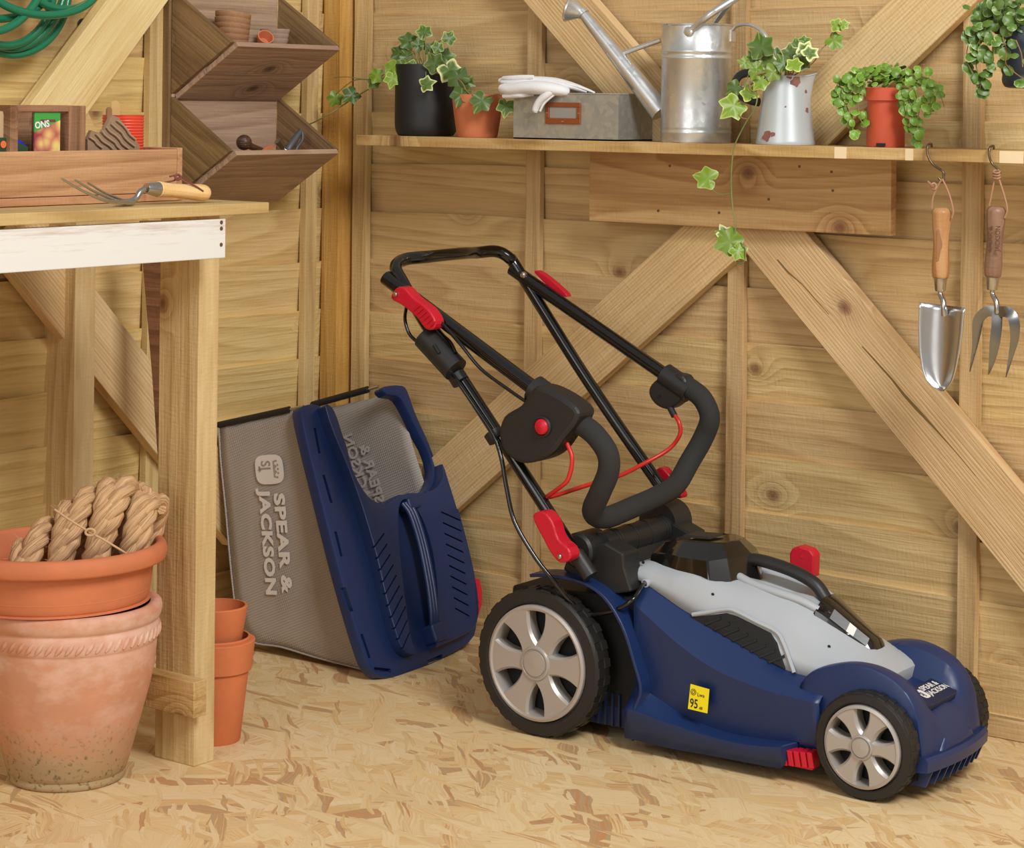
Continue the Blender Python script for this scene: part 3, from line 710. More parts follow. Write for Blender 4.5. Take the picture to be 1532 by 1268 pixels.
part('hood_bracket', hexa([(xc-.03, .075, .2), (xc+.05, .075, .2), (xc+.05, .265, .2), (xc-.03, .265, .2)], [(xc-.015, .08, zc-.005), (xc+.012, .08, zc-.002), (xc+.012, .26, zc-.002), (xc-.015, .26, zc-.005)]), 'black', smooth=0, bevel=.003)
# ---- lower handle (U)
YL, YR = .018, .322
La, Lb = m(879, 855, YL), m(636, 482, YL)
dirL = (Lb-La).normalized()
hz = [La, La+(Lb-La)*.5, Lb]
c1 = m(604, 425, YL+.002); c2 = m(592, 400, YL+.012); c3 = m(606, 388, YL+.04); c4 = m(640, 384, .10)
xx, zz = c4.x, c4.z
r4 = m(712, 378, .255); 
left = [La, La.lerp(Lb, .5), Lb, c1, c2, c3]
def sidep(p, y): return Vector((p.x, y, p.z))
xb_ = (c3.x+m(742, 376, .30).x)/2; zb_ = (c3.z+m(742, 376, .30).z)/2
right = [m(742, 376, .295), m(762, 386, .312), m(778, 408, YR), m(880, 570, YR), m(990, 730, YR), m(1004, 752, YR)]
path = [La, La.lerp(Lb, .33), La.lerp(Lb, .66), Lb, c1, c2, c3, c4, m(690, 379, .20), r4]+right
part('lower_handle', tube(catmull(path, 8), .0102, 14), 'tube', smooth=60)
# end sockets
for s, (a, b) in enumerate((((862, 828), (884, 862)), ((996, 738), (1010, 762)))):
    y = (YL, YR)[s]; A_, B_ = m(*a, y), m(*b, y)
    part('tube_socket', tube([A_, B_], .0125, 16), 'black', smooth=60)
# ---- upper handle: two straight arms, collars, foam grip
Ua, Ub = m(577, 415, YL-.004), m(878, 640, YL)
part('upper_arm', tube([Ua, Ua+(Ub-Ua)*.5, Ub], .0118, 14), 'tube', smooth=60)
Va, Vb = m(766, 402, YR), m(1035, 588, YR)
part('upper_arm', tube([Va, Va+(Vb-Va)*.5, Vb], .0112, 14), 'tube', smooth=60)
gp = [m(868, 633, .016), m(890, 650, .016), m(909, 678, .017), m(910, 706, .02), m(897, 738, .026), m(887, 765, .042), m(906, 774, .075), m(950, 757, .14), m(988, 740, .215), m(1012, 724, .265), m(1032, 690, .305), m(1052, 655, .322), m(1062, 625, .322), m(1052, 598, .322), m(1034, 582, .322), m(1018, 574, .322)]
part('foam_grip', tube(catmull(gp, 8), .0165, 18), 'foam', smooth=60)
# ---- switch box near side
sb = catmull([m(u, v, 0) for u, v in ((812, 576), (845, 590), (872, 612), (868, 632), (850, 655), (834, 676), (812, 688), (785, 691), (762, 676), (753, 650), (760, 622), (785, 605), (797, 588))], 4, closed=True)
part('switch_box', prism([Vector((p.x, -.013, p.z)) for p in sb], (0, .046, 0)), 'black', smooth=0, bevel=.007, seg=3)
a, b = m(792, 592, -.0), m(864, 640, -.0)
dd = (Ub-Ua).normalized(); ctr = Ua+dd*((m(826, 600, YL)-Ua).dot(dd))
part('switch_collar', tube([ctr-dd*.036, ctr+dd*.036], .022, 22), 'black', smooth=60)
part('switch_collar', tube([ctr+dd*.030, ctr+dd*.040], .0245, 22), 'black', smooth=60)
q = m(811, 638, -.016); part('button_ring', tr(lathe([(.0155, .006), (.0155, -.003), (.013, -.005), (.012, -.002)], 24, 'y'), Matrix.Translation((q.x, -.013, q.z))), 'black', smooth=50)
part('red_button', tr(lathe([(.0118, .0), (.0118, -.006), (.0095, -.0085), (0, -.009)], 24, 'y'), Matrix.Translation((q.x, -.013, q.z))), 'red', smooth=50)
# far pivot box
fb = catmull([m(u, v, .31) for u, v in ((996, 560), (1022, 562), (1028, 582), (1018, 600), (1000, 612), (982, 606), (971, 590), (975, 574))], 4, closed=True)
part('far_switch_box', prism([Vector((p.x, .308, p.z)) for p in fb], (0, .03, 0)), 'black', smooth=0, bevel=.005, seg=3)
dd2 = (Vb-Va).normalized(); ct2 = Va+dd2*((m(1012, 574, YR)-Va).dot(dd2))
part('far_collar', tube([ct2-dd2*.026, ct2+dd2*.028], .019, 20), 'black', smooth=60)
for u, v in ((1006, 577), (987, 592)):
    part('box_screw', tr(lathe([(.0026, .001), (.0026, -.001), (0, -.001)], 10, 'y'), Matrix.Translation((m(u, v, .308).x, .307, m(u, v, .308).z))), 'steel' if u > 1000 else 'void')
# ---- red cam levers
def lever(pts, y, th, name='cam_lever', grooves=None, label='red cam lever'):
    v = catmull([m(u, v_, y) for u, v_ in pts], 3, closed=True)
    o = part(name, prism(v, (0, th, 0)), 'red', smooth=0, bevel=.003, seg=3); o['label'] = label
    return o
l1 = lever([(592, 431), (604, 430), (618, 445), (640, 462), (651, 480), (648, 492), (636, 492), (622, 474), (600, 456), (584, 446)], -.022, .024)
l2 = lever([(796, 772), (812, 765), (826, 780), (835, 806), (850, 820), (853, 836), (838, 842), (824, 828), (812, 806)], -.022, .026)
l3 = lever([(799, 406), (806, 406), (824, 419), (846, 439), (845, 444), (826, 433), (806, 415)], .330, .014)
l4 = lever([(978, 706), (992, 700), (1014, 730), (1020, 742), (1012, 745), (986, 722)], .34, .02)
for (lv, (u, v), y) in ((l1, (592, 440), -.024), (l2, (838, 832), -.024)):
    q = m(u, v, y); mobj('pivot_pin', tr(lathe([(.0035, .004), (.0035, -.002), (.002, -.003), (0, -.003)], 14, 'y'), Matrix.Translation((q.x, y, q.z))), M['steel'], lv)
for k in range(6):
    a, b = m(617+k*5.2, 466+k*4.6, -.024), m(629+k*4.6, 456+k*4.9, -.024)
    mobj('grip_rib', tube([a, b], .0009, 6), M['red'], l1)
# steel tip cap on right upper arm and flattened end
q = m(783, 411, YR-.010); part('rivet', tr(lathe([(.0055, .004), (.0055, -.002), (.003, -.004), (0, -.004)], 14, 'y'), Matrix.Translation(q)), 'steel')
q0, q1 = m(874, 838, YL), m(845, 792, YL); part('bare_tube_sleeve', tube([m(850, 812, YL), m(877, 851, YL)], .0106, 14), 'steel', smooth=60)
# ---- black sleeve on the left lower tube
a, b = m(636, 503, .004), m(682, 553, .004)
part('cable_sleeve', tube([a, a.lerp(b, .5), b], .0205, 20), 'black', smooth=50)
q = m(653, 522, -.016); part('sleeve_slot', tube([q+Vector((-.005, 0, .006)), q+Vector((.005, 0, -.006))], .003, 8), 'void', smooth=60)
for (u, v) in ((686, 566), (740, 652)):
    q = m(u, v, .014); d = (La-Lb).normalized()
    part('cable_tie', tube([q-d*.007, q+d*.007], .0145, 16), 'black', smooth=50)
# ---- cables
def cable(pts, r, mat, name): return part(name, tube(catmull([m(*p) for p in pts], 8), r, 8), mat, smooth=60)
cable([(608, 458, .01), (606, 478, -.004), (613, 500, -.006), (630, 516, -.004)], .0028, 'tube', 'control_cable')
cable([(650, 484, .03), (662, 500, .02), (674, 512, .01), (682, 528, .0)], .0028, 'tube', 'control_cable')
cable([(636, 455, .0), (660, 482, -.004), (690, 516, -.006), (720, 552, -.004), (760, 582, -.002), (786, 600, -.002)], .0028, 'tube', 'control_cable')
cable([(672, 552, .004), (688, 575, .0), (712, 610, .0), (738, 650, -.002), (750, 685, -.006), (758, 730, -.010), (770, 780, -.014), (800, 832, -.012), (828, 868, -.004), (852, 898, .012), (880, 918, .03), (915, 914, .03), (945, 898, .034), (962, 874, .066)], .0034, 'tube', 'motor_cable')
cable([(846, 658, .01), (856, 685, .006), (850, 716, .004), (836, 730, .006), (819, 743, .02), (840, 738, .05), (880, 725, .12), (925, 712, .2), (960, 695, .26), (1000, 672, .30), (1017, 650, .306), (1016, 632, .306), (1009, 620, .31)], .0034, 'redc', 'brake_cable')
part('cable_boot', tube([m(841, 648, .01), m(848, 662, .01)], .0055, 10), 'black', smooth=60)
part('cable_boot', tube([m(1000, 604, .315), m(1009, 622, .31)], .0055, 10), 'black', smooth=60)
# ================================================================= GRASS COLLECTION BAG
def fabric(name, col):
    t = NT(name); tc = t.n('TexCoord').outputs['Object']
    w1 = t.n('TexWave', iVector=tc, iScale=71., iDistortion=.0); w1.bands_direction = 'X'
    w2 = t.n('TexWave', iVector=tc, iScale=71., iDistortion=.0); w2.bands_direction = 'Z'
    w3 = t.n('TexWave', iVector=tc, iScale=71., iDistortion=.0); w3.bands_direction = 'Y'
    h = t.math('ADD', t.math('MAXIMUM', w1.outputs[1], w3.outputs[1]), w2.outputs[1])
    lo = t.n('TexNoise', iVector=tc, iScale=7., iDetail=3.).outputs[0]
    c = t.mix(t.math('MULTIPLY', h, .45, clamp=True), srgb(*[int(x*.80) for x in col]), srgb(*col)); c = t.mix(t.math('MULTIPLY', lo, .3), c, srgb(*[int(x*.88) for x in col]))
    t.bump(t.math('ADD', h, t.math('MULTIPLY', lo, 3.)), .35, .0012)
    return t.set(Base_Color=c, Roughness=.6, Sheen_Weight=.1)
M['fabric'] = fabric('woven_mesh_fabric', (182, 173, 166))
M['fprint'] = plain('fabric_print', (226, 222, 218), .6)
M['fprint2'] = plain('fabric_print_inside', (186, 180, 174), .7)
M['sleeve'] = plain('black_sleeve', (28, 28, 27), .6, bumpn=.2)
def boolcut(o, cutters):
    dg = None
    for vf in cutters:
        me = bpy.data.meshes.new('cut'); me.from_pydata([tuple(v) for v in vf[0]], [], vf[1]); b = bmesh.new(); b.from_mesh(me); bmesh.ops.recalc_face_normals(b, faces=b.faces); b.to_mesh(me); b.free()
        c = bpy.data.objects.new('cut', me); COL.objects.link(c); c.matrix_world = ROOT[o.name]
        md = o.modifiers.new('c', 'BOOLEAN'); md.operation = 'DIFFERENCE'; md.object = c; md.solver = 'EXACT'
    bpy.context.view_layer.update()
    me = bpy.data.meshes.new_from_object(o.evaluated_get(bpy.context.evaluated_depsgraph_get()))
    for md in list(o.modifiers):
        if md.type == 'BOOLEAN': c = md.object; o.modifiers.remove(md); bpy.data.objects.remove(c)
        else: o.modifiers.remove(md)
    o.data = me; me.polygons.foreach_set('use_smooth', [True]*len(me.polygons)); me.set_sharp_from_angle(angle=radians(30))
O_ = P(575, 1012, Z=0)+Vector((0, 0, .004))
BF = Frame(O_, (.998, .06, 0))
tl = BF.hit(450, 612, 1, 0)
hd = BF.x*tl.x+BF.z*tl.z
PF = Frame(O_, BF.x*tl.z-BF.z*tl.x, hd)
bag = thing('grass_bag', 'navy and grey grass collection bag with open top leaning in the corner behind the bench', 'grass bag', m=PF.m)
def pan(u, v, off=.012): return PF.hit(u, v, 0, off)
def P2B(pw): return PF.inv @ pw
outl = [(450, 614), (456, 606), (470, 604), (484, 609), (493, 622), (500, 645), (508, 672), (513, 700), (522, 722), (536, 745), (550, 754), (566, 757), (582, 748), (598, 739), (622, 739), (640, 730), (648, 712), (646, 690), (638, 668), (628, 650), (616, 625), (604, 602), (594, 592), (579, 590), (572, 580), (584, 576), (602, 576), (610, 584), (620, 612), (632, 640), (642, 662), (654, 695), (668, 735), (684, 782), (696, 825), (706, 870), (713, 910), (713, 940), (702, 961), (655, 988), (618, 1005), (590, 1013), (568, 1011), (554, 998), (544, 976), (528, 925), (510, 862), (494, 800), (474, 720), (458, 655)]
def ppoly(pts, off, n=0):
    q = [pan(u, v, off) for u, v in pts]
    return catmull(q, n, closed=True) if n else q
v = ppoly(outl, .012, 2); o = mobj('cover_rim', prism(v, (-.022, 0, 0)), M['navy'], bag, smooth=0, bevel=.003, seg=2)
slots = []
for (a, b) in (((471, 640), (478, 678)), ((484, 710), (496, 752)), ((502, 795), (511, 832)), ((515, 878), (527, 914)), ((541, 948), (553, 984)), ((560, 1000), (585, 1003)), ((640, 990), (662, 981))):
    A, B = pan(*a), pan(*b); d = (B-A).normalized(); nn = Vector((1, 0, 0)).cross(d)*.0032
    slots.append(prism([A+nn+Vector((.01, 0, 0)), B+nn+Vector((.01, 0, 0)), B-nn+Vector((.01, 0, 0)), A-nn+Vector((.01, 0, 0))], (-.018, 0, 0)))
boolcut(o, [join(*slots)])
body = [(474, 612), (484, 614), (492, 630), (499, 652), (507, 676), (514, 704), (524, 726), (538, 747), (552, 756), (566, 759), (582, 751), (598, 742), (622, 742), (642, 733), (651, 715), (650, 697), (661, 728), (676, 775), (688, 820), (698, 865), (704, 905), (701, 935), (685, 952), (650, 968), (614, 982), (596, 980), (584, 964), (572, 925), (562, 885), (552, 840), (538, 790), (522, 740), (503, 690), (488, 655)]
v = ppoly(body, .012, 2); bo = mobj('cover', prism([p+Vector((.020, 0, 0)) for p in v], (-.030, 0, 0)), M['navy'], bag, smooth=0, bevel=.012, seg=4)
rec = ppoly([(600, 752), (612, 747), (632, 772), (648, 820), (656, 880), (656, 940), (650, 985), (634, 990), (618, 960), (608, 900), (600, 830), (597, 780)], .034, 3)
cuts = [prism([p+Vector((.01, 0, 0)) for p in rec], (-.034, 0, 0))]
grooves = []
for k in range(10):
    A, B = pan(576+k*4.6, 797+k*15.6, .034), pan(551+k*5.6, 832+k*15.8, .034); d = (B-A).normalized(); nn = Vector((1, 0, 0)).cross(d)*.0013
    grooves.append(prism([A+nn, B+nn, B-nn, A-nn], (-.009, 0, 0)))
    A, B = pan(659+k*2.3, 766+k*16, .030), pan(688+k*1.5, 779+k*15.9, .030)
    d = (B-A).normalized(); nn = Vector((1, 0, 0)).cross(d)*.0015
    grooves.append(prism([A+nn+Vector((.012, 0, 0)), B+nn+Vector((.012, 0, 0)), B-nn+Vector((.012, 0, 0)), A-nn+Vector((.012, 0, 0))], (-.02, 0, 0)))
boolcut(bo, [cuts[0], join(*grooves)])
# handle in the recess
hb = [pan(606, 752, .030), pan(618, 770, .036), pan(632, 815, .037), pan(643, 870, .037), pan(649, 915, .034), pan(650, 940, .026)]
for dy, r in ((-.0065, .0045), (.0, .0045), (.0065, .0045)):
    mobj('grip', tube(catmull([p+Vector((0, dy*1.2, 0)) for p in hb], 5), r, 10), M['navy'], bag, smooth=50)
c = pan(648, 946, .020); mobj('handle_foot', tr(box(-.012, .018, -.020, .020, -.018, .014), Matrix.Translation(c)), M['navy'], bag, smooth=0, bevel=.005, seg=3)
c = pan(609, 754, .020); mobj('handle_head', tr(box(-.008, .018, -.016, .016, -.012, .008), Matrix.Translation(c)), M['navy'], bag, smooth=0, bevel=.004, seg=3)
A = [pan(u, v, .020) for u, v in ((702, 866), (710, 868), (714, 885), (714, 905), (708, 926), (702, 922))]
q = mobj('clip', prism(A, (.012, 0, 0)), M['red'], bag, smooth=0, bevel=.002); q['label'] = 'red side clip'
# fabric tray
nearpx = [(446, 612), (386, 626), (328, 639), (331, 690), (338, 760), (346, 850), (354, 915), (366, 950), (385, 962), (420, 967), (470, 982), (520, 995), (560, 1007)]
near = [BF.hit(u, v, 1, 0) for u, v in nearpx]
near = [Vector((p.x, 0, max(p.z, .0))) for p in near]
WID = .282
def tob(p): return PF.inv @ (BF.m @ Vector(p))
# near and far sheets: rows from panel edge to outer edge
nside = 14
def sheet(y, bul, name):
    rows = []
    left = near[2:9]; 
    ol = catmull(near[2:], 3); 
    cen_top, cen_bot = near[0], near[-1]
    for i, p in enumerate(ol):
        s = i/(len(ol)-1); q = cen_top.lerp(cen_bot, s)
        row = []
        for k in range(11):
            t = k/10; r = q.lerp(p, t); b = bul*sin(pi*t)*sin(pi*min(1, s*1.05))+.0015*noise.noise(Vector((s*9, t*7, y*5)))
            row.append(tob((r.x, y+b, r.z)))
        rows.append(row)
    return mobj(name, grid(rows), M['fabric'], bag, smooth=60, solid=.0012), ol
s1, ol = sheet(0.0, -.004, 'side_fabric'); s2, _ = sheet(WID, .006, 'side_fabric')
rows = []
for i in range(9):
    t = i/8; rows.append([tob((p.x-.006*sin(pi*t)*(1 if k < len(ol)*.55 else .2), WID*t, max(0.0008, p.z+.0*sin(pi*t)))) for k, p in enumerate(ol)])
mobj('back_fabric', grid(rows), M['fabric'], bag, smooth=60, solid=.0012)
ol2 = [tob((p.x, -.001, p.z)) for p in ol]; mobj('piping', tube(ol2, .0016, 8), M['fabric'], bag, smooth=60)
# top rods with black sleeves
def rod(y, dz, u0, u1):
    a, b = near[2], near[0]; A = Vector((a.x-.002, y, a.z+.004+dz)); B = Vector((b.x+.012, y, b.z+.006+dz))
    mobj('rod', tube([tob(A), tob(A.lerp(B, .5)), tob(B)], .0028, 10), M['steel'], bag, smooth=60)
    mobj('rod_sleeve', tube([tob(A.lerp(B, u0)), tob(A.lerp(B, u1))], .0055, 12), M['sleeve'], bag, smooth=60)
    return A, B
rod(0, 0, .0, .84); 
A2 = BF.hit(472, 604, 1, WID-.01); B2 = BF.hit(566, 578, 1, WID-.01)
for nm, r, a, b, mt in (('rod', .0028, -.16, 1., 'steel'), ('rod_sleeve', .0062, -.1, .84, 'sleeve')):
    mobj(nm, tube([tob(A2.lerp(B2, a)), tob(A2.lerp(B2, b))], r, 12), M[mt], bag, smooth=60)
a, b = near[2], A2; mobj('rod', tube([tob((a.x, 0, a.z+.004)), tob((a.x+.002, .14, a.z+.004)), tob((a.x, WID-.01, a.z+.004))], .0028, 10), M['steel'], bag, smooth=60)
# printed lettering on both sheets
def bside(u, v, y=-.006): return BF.hit(u, v, 1, y)
def lettering(pts_a, pts_b, body, size, mat, y, **k):
    A, B = tob(bside(*pts_a, y)), tob(bside(*pts_b, y)); x = (B-A); L = x.length
    up = tob(bside(pts_a[0]+20, pts_a[1]-6, y))-A
    return A, x, up, L
for body_, a, b, hh in (('SPEAR &', (410, 738), (423, 888), .031), ('JACKSON', (388, 734), (399, 889), .031)):
    A, x, up, L = lettering(a, b, body_, hh, None, -.0060)
    mt = basis(A, x, up)
    q = text('lettering', body_, hh, M['fprint'], bag, mt, offset=.0013, ext=.0002, spacing=1.06)
    wd_ = max(v.co.x for v in q.data.vertices); q.matrix_local = mt @ Matrix.Diagonal((L/wd_, 1, 1, 1))
A, x, up, L = lettering((403, 702), (409, 760), '', 0, None, -.0055)
mt = basis(A, x, up); mt = mt @ Matrix.Rotation(0, 4, 'Z')
em = emblem('emblem', .050, M['fprint'], bag, mt); emblem_marks(.046, M['fabric'], em, Matrix.Identity(4))
yy = WID-.0018
for body_, a, b, hh in (('SPEAR &', (575, 750), (545, 645), .030), ('JACKSON', (556, 750), (528, 655), .030)):
    A, x, up, L = lettering(a, b, body_, hh, None, yy)
    mt = basis(A, x, tob(bside(a[0]-20, a[1]+6, yy))-A)
    # printed on the far sheet's outer side, so it reads reversed from inside
    q = text('lettering', body_, hh, M['fprint2'], bag, mt @ Matrix.Diagonal((1, -1, 1, 1)) @ Matrix.Translation((0, -.02, 0)), offset=.0006, ext=.0003)
# ================================================================= POTS, PLANTERS, BENCH THINGS
def terracotta(name, col, aged=False):
    t = NT(name); tc = t.n('TexCoord').outputs['Object']; nz = t.n('TexNoise', iVector=tc, iScale=14., iDetail=5., iRoughness=.6).outputs[0]
    fn = t.n('TexNoise', iVector=tc, iScale=160., iDetail=3.).outputs[0]
    c = t.mix(nz, srgb(*[int(x*.86) for x in col]), srgb(*[min(255, int(x*1.08)) for x in col]))
    if aged:
        z = t.n('SeparateXYZ', iVector=tc).outputs[2]
        b = t.n('TexNoise', iVector=t.n('Mapping', iVector=tc, iScale=(7, 7, 12)).outputs[0], iScale=1., iDetail=5., iRoughness=.65).outputs[0]
        m1 = t.math('MULTIPLY', t.math('SUBTRACT', b, .45, clamp=True), 4.5, clamp=True)
        zz = t.math('MULTIPLY', t.math('SUBTRACT', z, .07), 12., clamp=True)
        c = t.mix(t.math('MULTIPLY', m1, t.math('ADD', .35, t.math('MULTIPLY', zz, .45))), c, srgb(232, 200, 182))
        up = t.math('MULTIPLY', t.math('SUBTRACT', z, .21, clamp=True), 40., clamp=True)
        low = t.math('SUBTRACT', 1., t.math('MULTIPLY', z, 9.), clamp=True)
        mo = t.math('MULTIPLY', t.math('ADD', low, t.math('SUBTRACT', b, .5)), t.math('GREATER_THAN', .14, z))
        c = t.mix(t.math('MULTIPLY', t.math('MULTIPLY', t.math('SUBTRACT', mo, .15, clamp=True), 1.6, clamp=True), .75), c, srgb(152, 138, 96))
        sp = t.math('MULTIPLY', t.math('SUBTRACT', fn, .56, clamp=True), t.math('MULTIPLY', low, 9.), clamp=True)
        c = t.mix(sp, c, srgb(112, 100, 60))
    t.bump(t.math('ADD', nz, t.math('MULTIPLY', fn, .5)), .25, .0015)
    return t.set(Base_Color=c, Roughness=.78)
M['terra'] = terracotta('terracotta', (206, 122, 80)); M['terra2'] = terracotta('terracotta_orange', (214, 124, 76)); M['terraold'] = terracotta('weathered_terracotta', (212, 150, 118), True)
M['redpot'] = plain('red_brown_plastic', (196, 84, 56), .45, var=.05)
def potprof(rb, rt, h, lip=0, lipd=.003, th=.004, foot=.0):
    """outer and inner profile from the bottom centre up and back inside"""
    p = [(0, .0), (rb*.96, 0), (rb, .002)]
    def r(z): return rb+(rt-rb)*z/h
    if lip: p += [(r(h-lip)-lipd*.2, h-lip), (r(h-lip)+lipd, h-lip+.001), (rt+lipd, h-.001), (rt+lipd-.001, h)]
    else: p += [(rt, h-.0015), (rt-.001, h)]
    p += [(rt-th, h), (rt-th, h-.003), (r(h*.3)-th, h*.3), (0, h*.3)]
    return p
def addpart(root, name, vf, mat, **k): return mobj(name, vf, M[mat] if isinstance(mat, str) else mat, root, **k)
def T(x, y, z): return Matrix.Translation((x, y, z))
# ---- big weathered pot
bc = P(100, 1160, Z=0)
bp = thing('terracotta_pot', 'large weathered terracotta pot with mossy foot on the floor at the left', 'pot', bc)
prof = [(0, 0), (.078, 0), (.081, .003), (.0812, .008), (.080, .012), (.0845, .020), (.098, .070), (.109, .110), (.1185, .150), (.1225, .185), (.1225, .193), (.1245, .196), (.1258, .205), (.1265, .214), (.1245, .2195), (.1242, .222), (.1275, .226), (.1295, .234), (.1285, .243), (.122, .247), (.115, .245), (.112, .238), (.110, .19), (.09, .08), (0, .07)]
o = addpart(bp, 'body', lathe(catmull([(r, 0, z) for r, z in prof][1:-1], 2) and [(0, 0)]+[(p.x, p.z) for p in catmull([(r, 0, z) for r, z in prof][1:-1], 2)]+[(0, .07)], 72, cap=False), 'terraold', smooth=50)
rp = []
for k in range(58):
    a = 2*pi*k/58; pts = [Vector(((.1255)*cos(a+s*.085), (.1255)*sin(a+s*.085), .199+.0145*s)) for s in (0, .33, .66, 1)]
    rp.append(tube(pts, lambda s: .0016+.0022*sin(pi*s), 6))
tag(addpart(bp, 'rope_moulding', join(*rp), 'terraold', smooth=60), kind='stuff')
# ---- bowl on top
bw = thing('terracotta_bowl', 'wide shallow terracotta bowl resting on the large weathered pot, holding rope', 'pot', (bc.x-.010, bc.y-.007, .2462), m=T(bc.x-.012, bc.y-.010, .2455) @ Matrix.Rotation(radians(-1.2), 4, 'Y'))
bprof = [(0, 0), (.118, 0), (.124, .003), (.128, .012), (.133, .050), (.134, .054), (.148, .056), (.1515, .062), (.152, .070), (.149, .078), (.143, .081), (.137, .079), (.134, .070), (.127, .03), (.118, .014), (0, .012)]
addpart(bw, 'bowl', lathe([(p.x, p.z) for p in catmull([(r, 0, z) for r, z in bprof], 3)], 72, cap=False), 'terra', smooth=50)
# ---- rope coil
def jute():
    t = NT('jute_rope'); u = t.n('UVMap').outputs[0]
    nz = t.n('TexNoise', iVector=t.n('Mapping', iVector=u, iScale=(60, 500, 1)).outputs[0], iScale=1., iDetail=4.).outputs[0]
    c = t.ramp(nz, [(.25, srgb(146, 106, 70)), (.5, srgb(202, 162, 118)), (.8, srgb(234, 200, 158))]); t.bump(nz, .9, .002)
    return t.set(Base_Color=c, Roughness=.9)
M['jute'] = jute(); M['twine'] = plain('twine', (206, 168, 126), .9, bumpn=.4, bs=900)
BFr = Frame(bc, (cT, sT, 0))       # x to the right in view, y away, z up
def rp_(u, v, dy): return BFr.hit(u, v, 1, dy)
rc = thing('rope_coil', 'thick jute rope hank tied with twine, sitting in the terracotta bowl', 'rope', m=BFr.m)
def strand_rope(root, path, R, rs, pitch, name='strand'):
    pts = [Vector(p) for p in path]; L = [0]
    for a, b in zip(pts, pts[1:]): L.append(L[-1]+(b-a).length)
    nrm = (pts[1]-pts[0]).orthogonal().normalized(); fr = []
    for i, p in enumerate(pts):
        t_ = (pts[min(i+1, len(pts)-1)]-pts[max(i-1, 0)]).normalized(); nrm = (nrm-t_*nrm.dot(t_)).normalized(); fr.append((p, nrm.copy(), t_.cross(nrm)))
    for k in range(3):
        q = [p+(n_*cos(2*pi*(L[i]/pitch+k/3))+b_*sin(2*pi*(L[i]/pitch+k/3)))*R for i, (p, n_, b_) in enumerate(fr)]
        v, f = tube(q, rs, 8); uv = []
        for i in range(len(q)):
            for j in range(8): uv.append((L[i]*.5+(j/8)*.015, (j if j < 5 else 8-j)/8*.05+L[i]*0.05))
        mobj(name, (v, f), M['jute'], root, smooth=80, uv=uv)
# hank: loops wound round an axis that rises to the right
hp_ = []
NTn = 6
for i in range(NTn*34+1):
    th_ = 2*pi*i/34; s = i/(NTn*34)
    u = 24+166*s; v = 852-62*s+14*s*s
    c = rp_(u, v, -.012+.02*s)
    ry = .046; rz = interp([(0, .030), (.25, .060), (.6, .083), (.85, .078), (1, .062)], s)
    # vertical loop plane, leaning right at the top
    hp_.append(c+Vector((.30*rz*cos(th_)+.012*sin(th_*.5), -ry*sin(th_), rz*cos(th_))))
strand_rope(rc, hp_, .0082, .0090, .074)
e2 = []
for i in range(2*30+1):
    th_ = 2*pi*i/30; s = i/60; c = rp_(200+8*s, 800+6*s, .012+.01*s)
    e2.append(c+Vector((.018*cos(th_)*.6+.016*s, -.038*sin(th_), .050*cos(th_))))
strand_rope(rc, e2, .0078, .0085, .07)
tw = [rp_(82, 762, -.068), rp_(105, 778, -.080), rp_(135, 796, -.084), rp_(160, 810, -.083), rp_(186, 826, -.076), rp_(202, 838, -.045)]
addpart(rc, 'twine', tube(catmull(tw, 6), .0016, 8), 'twine'); kn = [rp_(135+7*cos(a), 796+5*sin(a), -.087) for a in [k*2*pi/10 for k in range(10)]]
addpart(rc, 'twine_knot', tube(catmull(kn, 3, closed=True), .0018, 8, closed=True), 'twine')
random.seed(3)
fz = []
for k in range(700):
    p = hp_[random.randrange(len(hp_))]; d = Vector((random.gauss(0, 1), random.gauss(-.3, 1), random.gauss(.3, 1))).normalized(); q = p+d*.013
    fz.append(tube([q, q+d*.004+Vector((random.uniform(-.003, .003), 0, .002)), q+d*.007+Vector((random.uniform(-.006, .006), 0, .003))], .00018, 3, cap=False))
tag(addpart(rc, 'loose_fibres', join(*fz), 'twine', smooth=0), kind='stuff')
# ---- pots behind the bench leg
c = P(322, 1106, Z=0)
for nm, lab, z, rb, rt, h, lip, mt, dx in (('terracotta_pot', 'tall orange terracotta pot with a deep rim on the floor behind the bench leg', 0, .037, .054, .150, .045, 'terra2', 0), ('terracotta_pot', 'orange pot nested inside the tall terracotta pot behind the bench leg', .036, .0365, .0525, .118, 0, 'terra2', -.002), ('terracotta_pot', 'small smooth orange pot topmost of the stack behind the bench leg', .118, .032, .045, .082, .0, 'terra2', .001)):
    t_ = thing(nm, lab, 'pot', (c.x+dx, c.y, z), 'stacked pots behind the bench leg')
    addpart(t_, 'pot_wall', lathe(potprof(rb, rt, h, lip, .0035), 56, cap=False), mt, smooth=40)
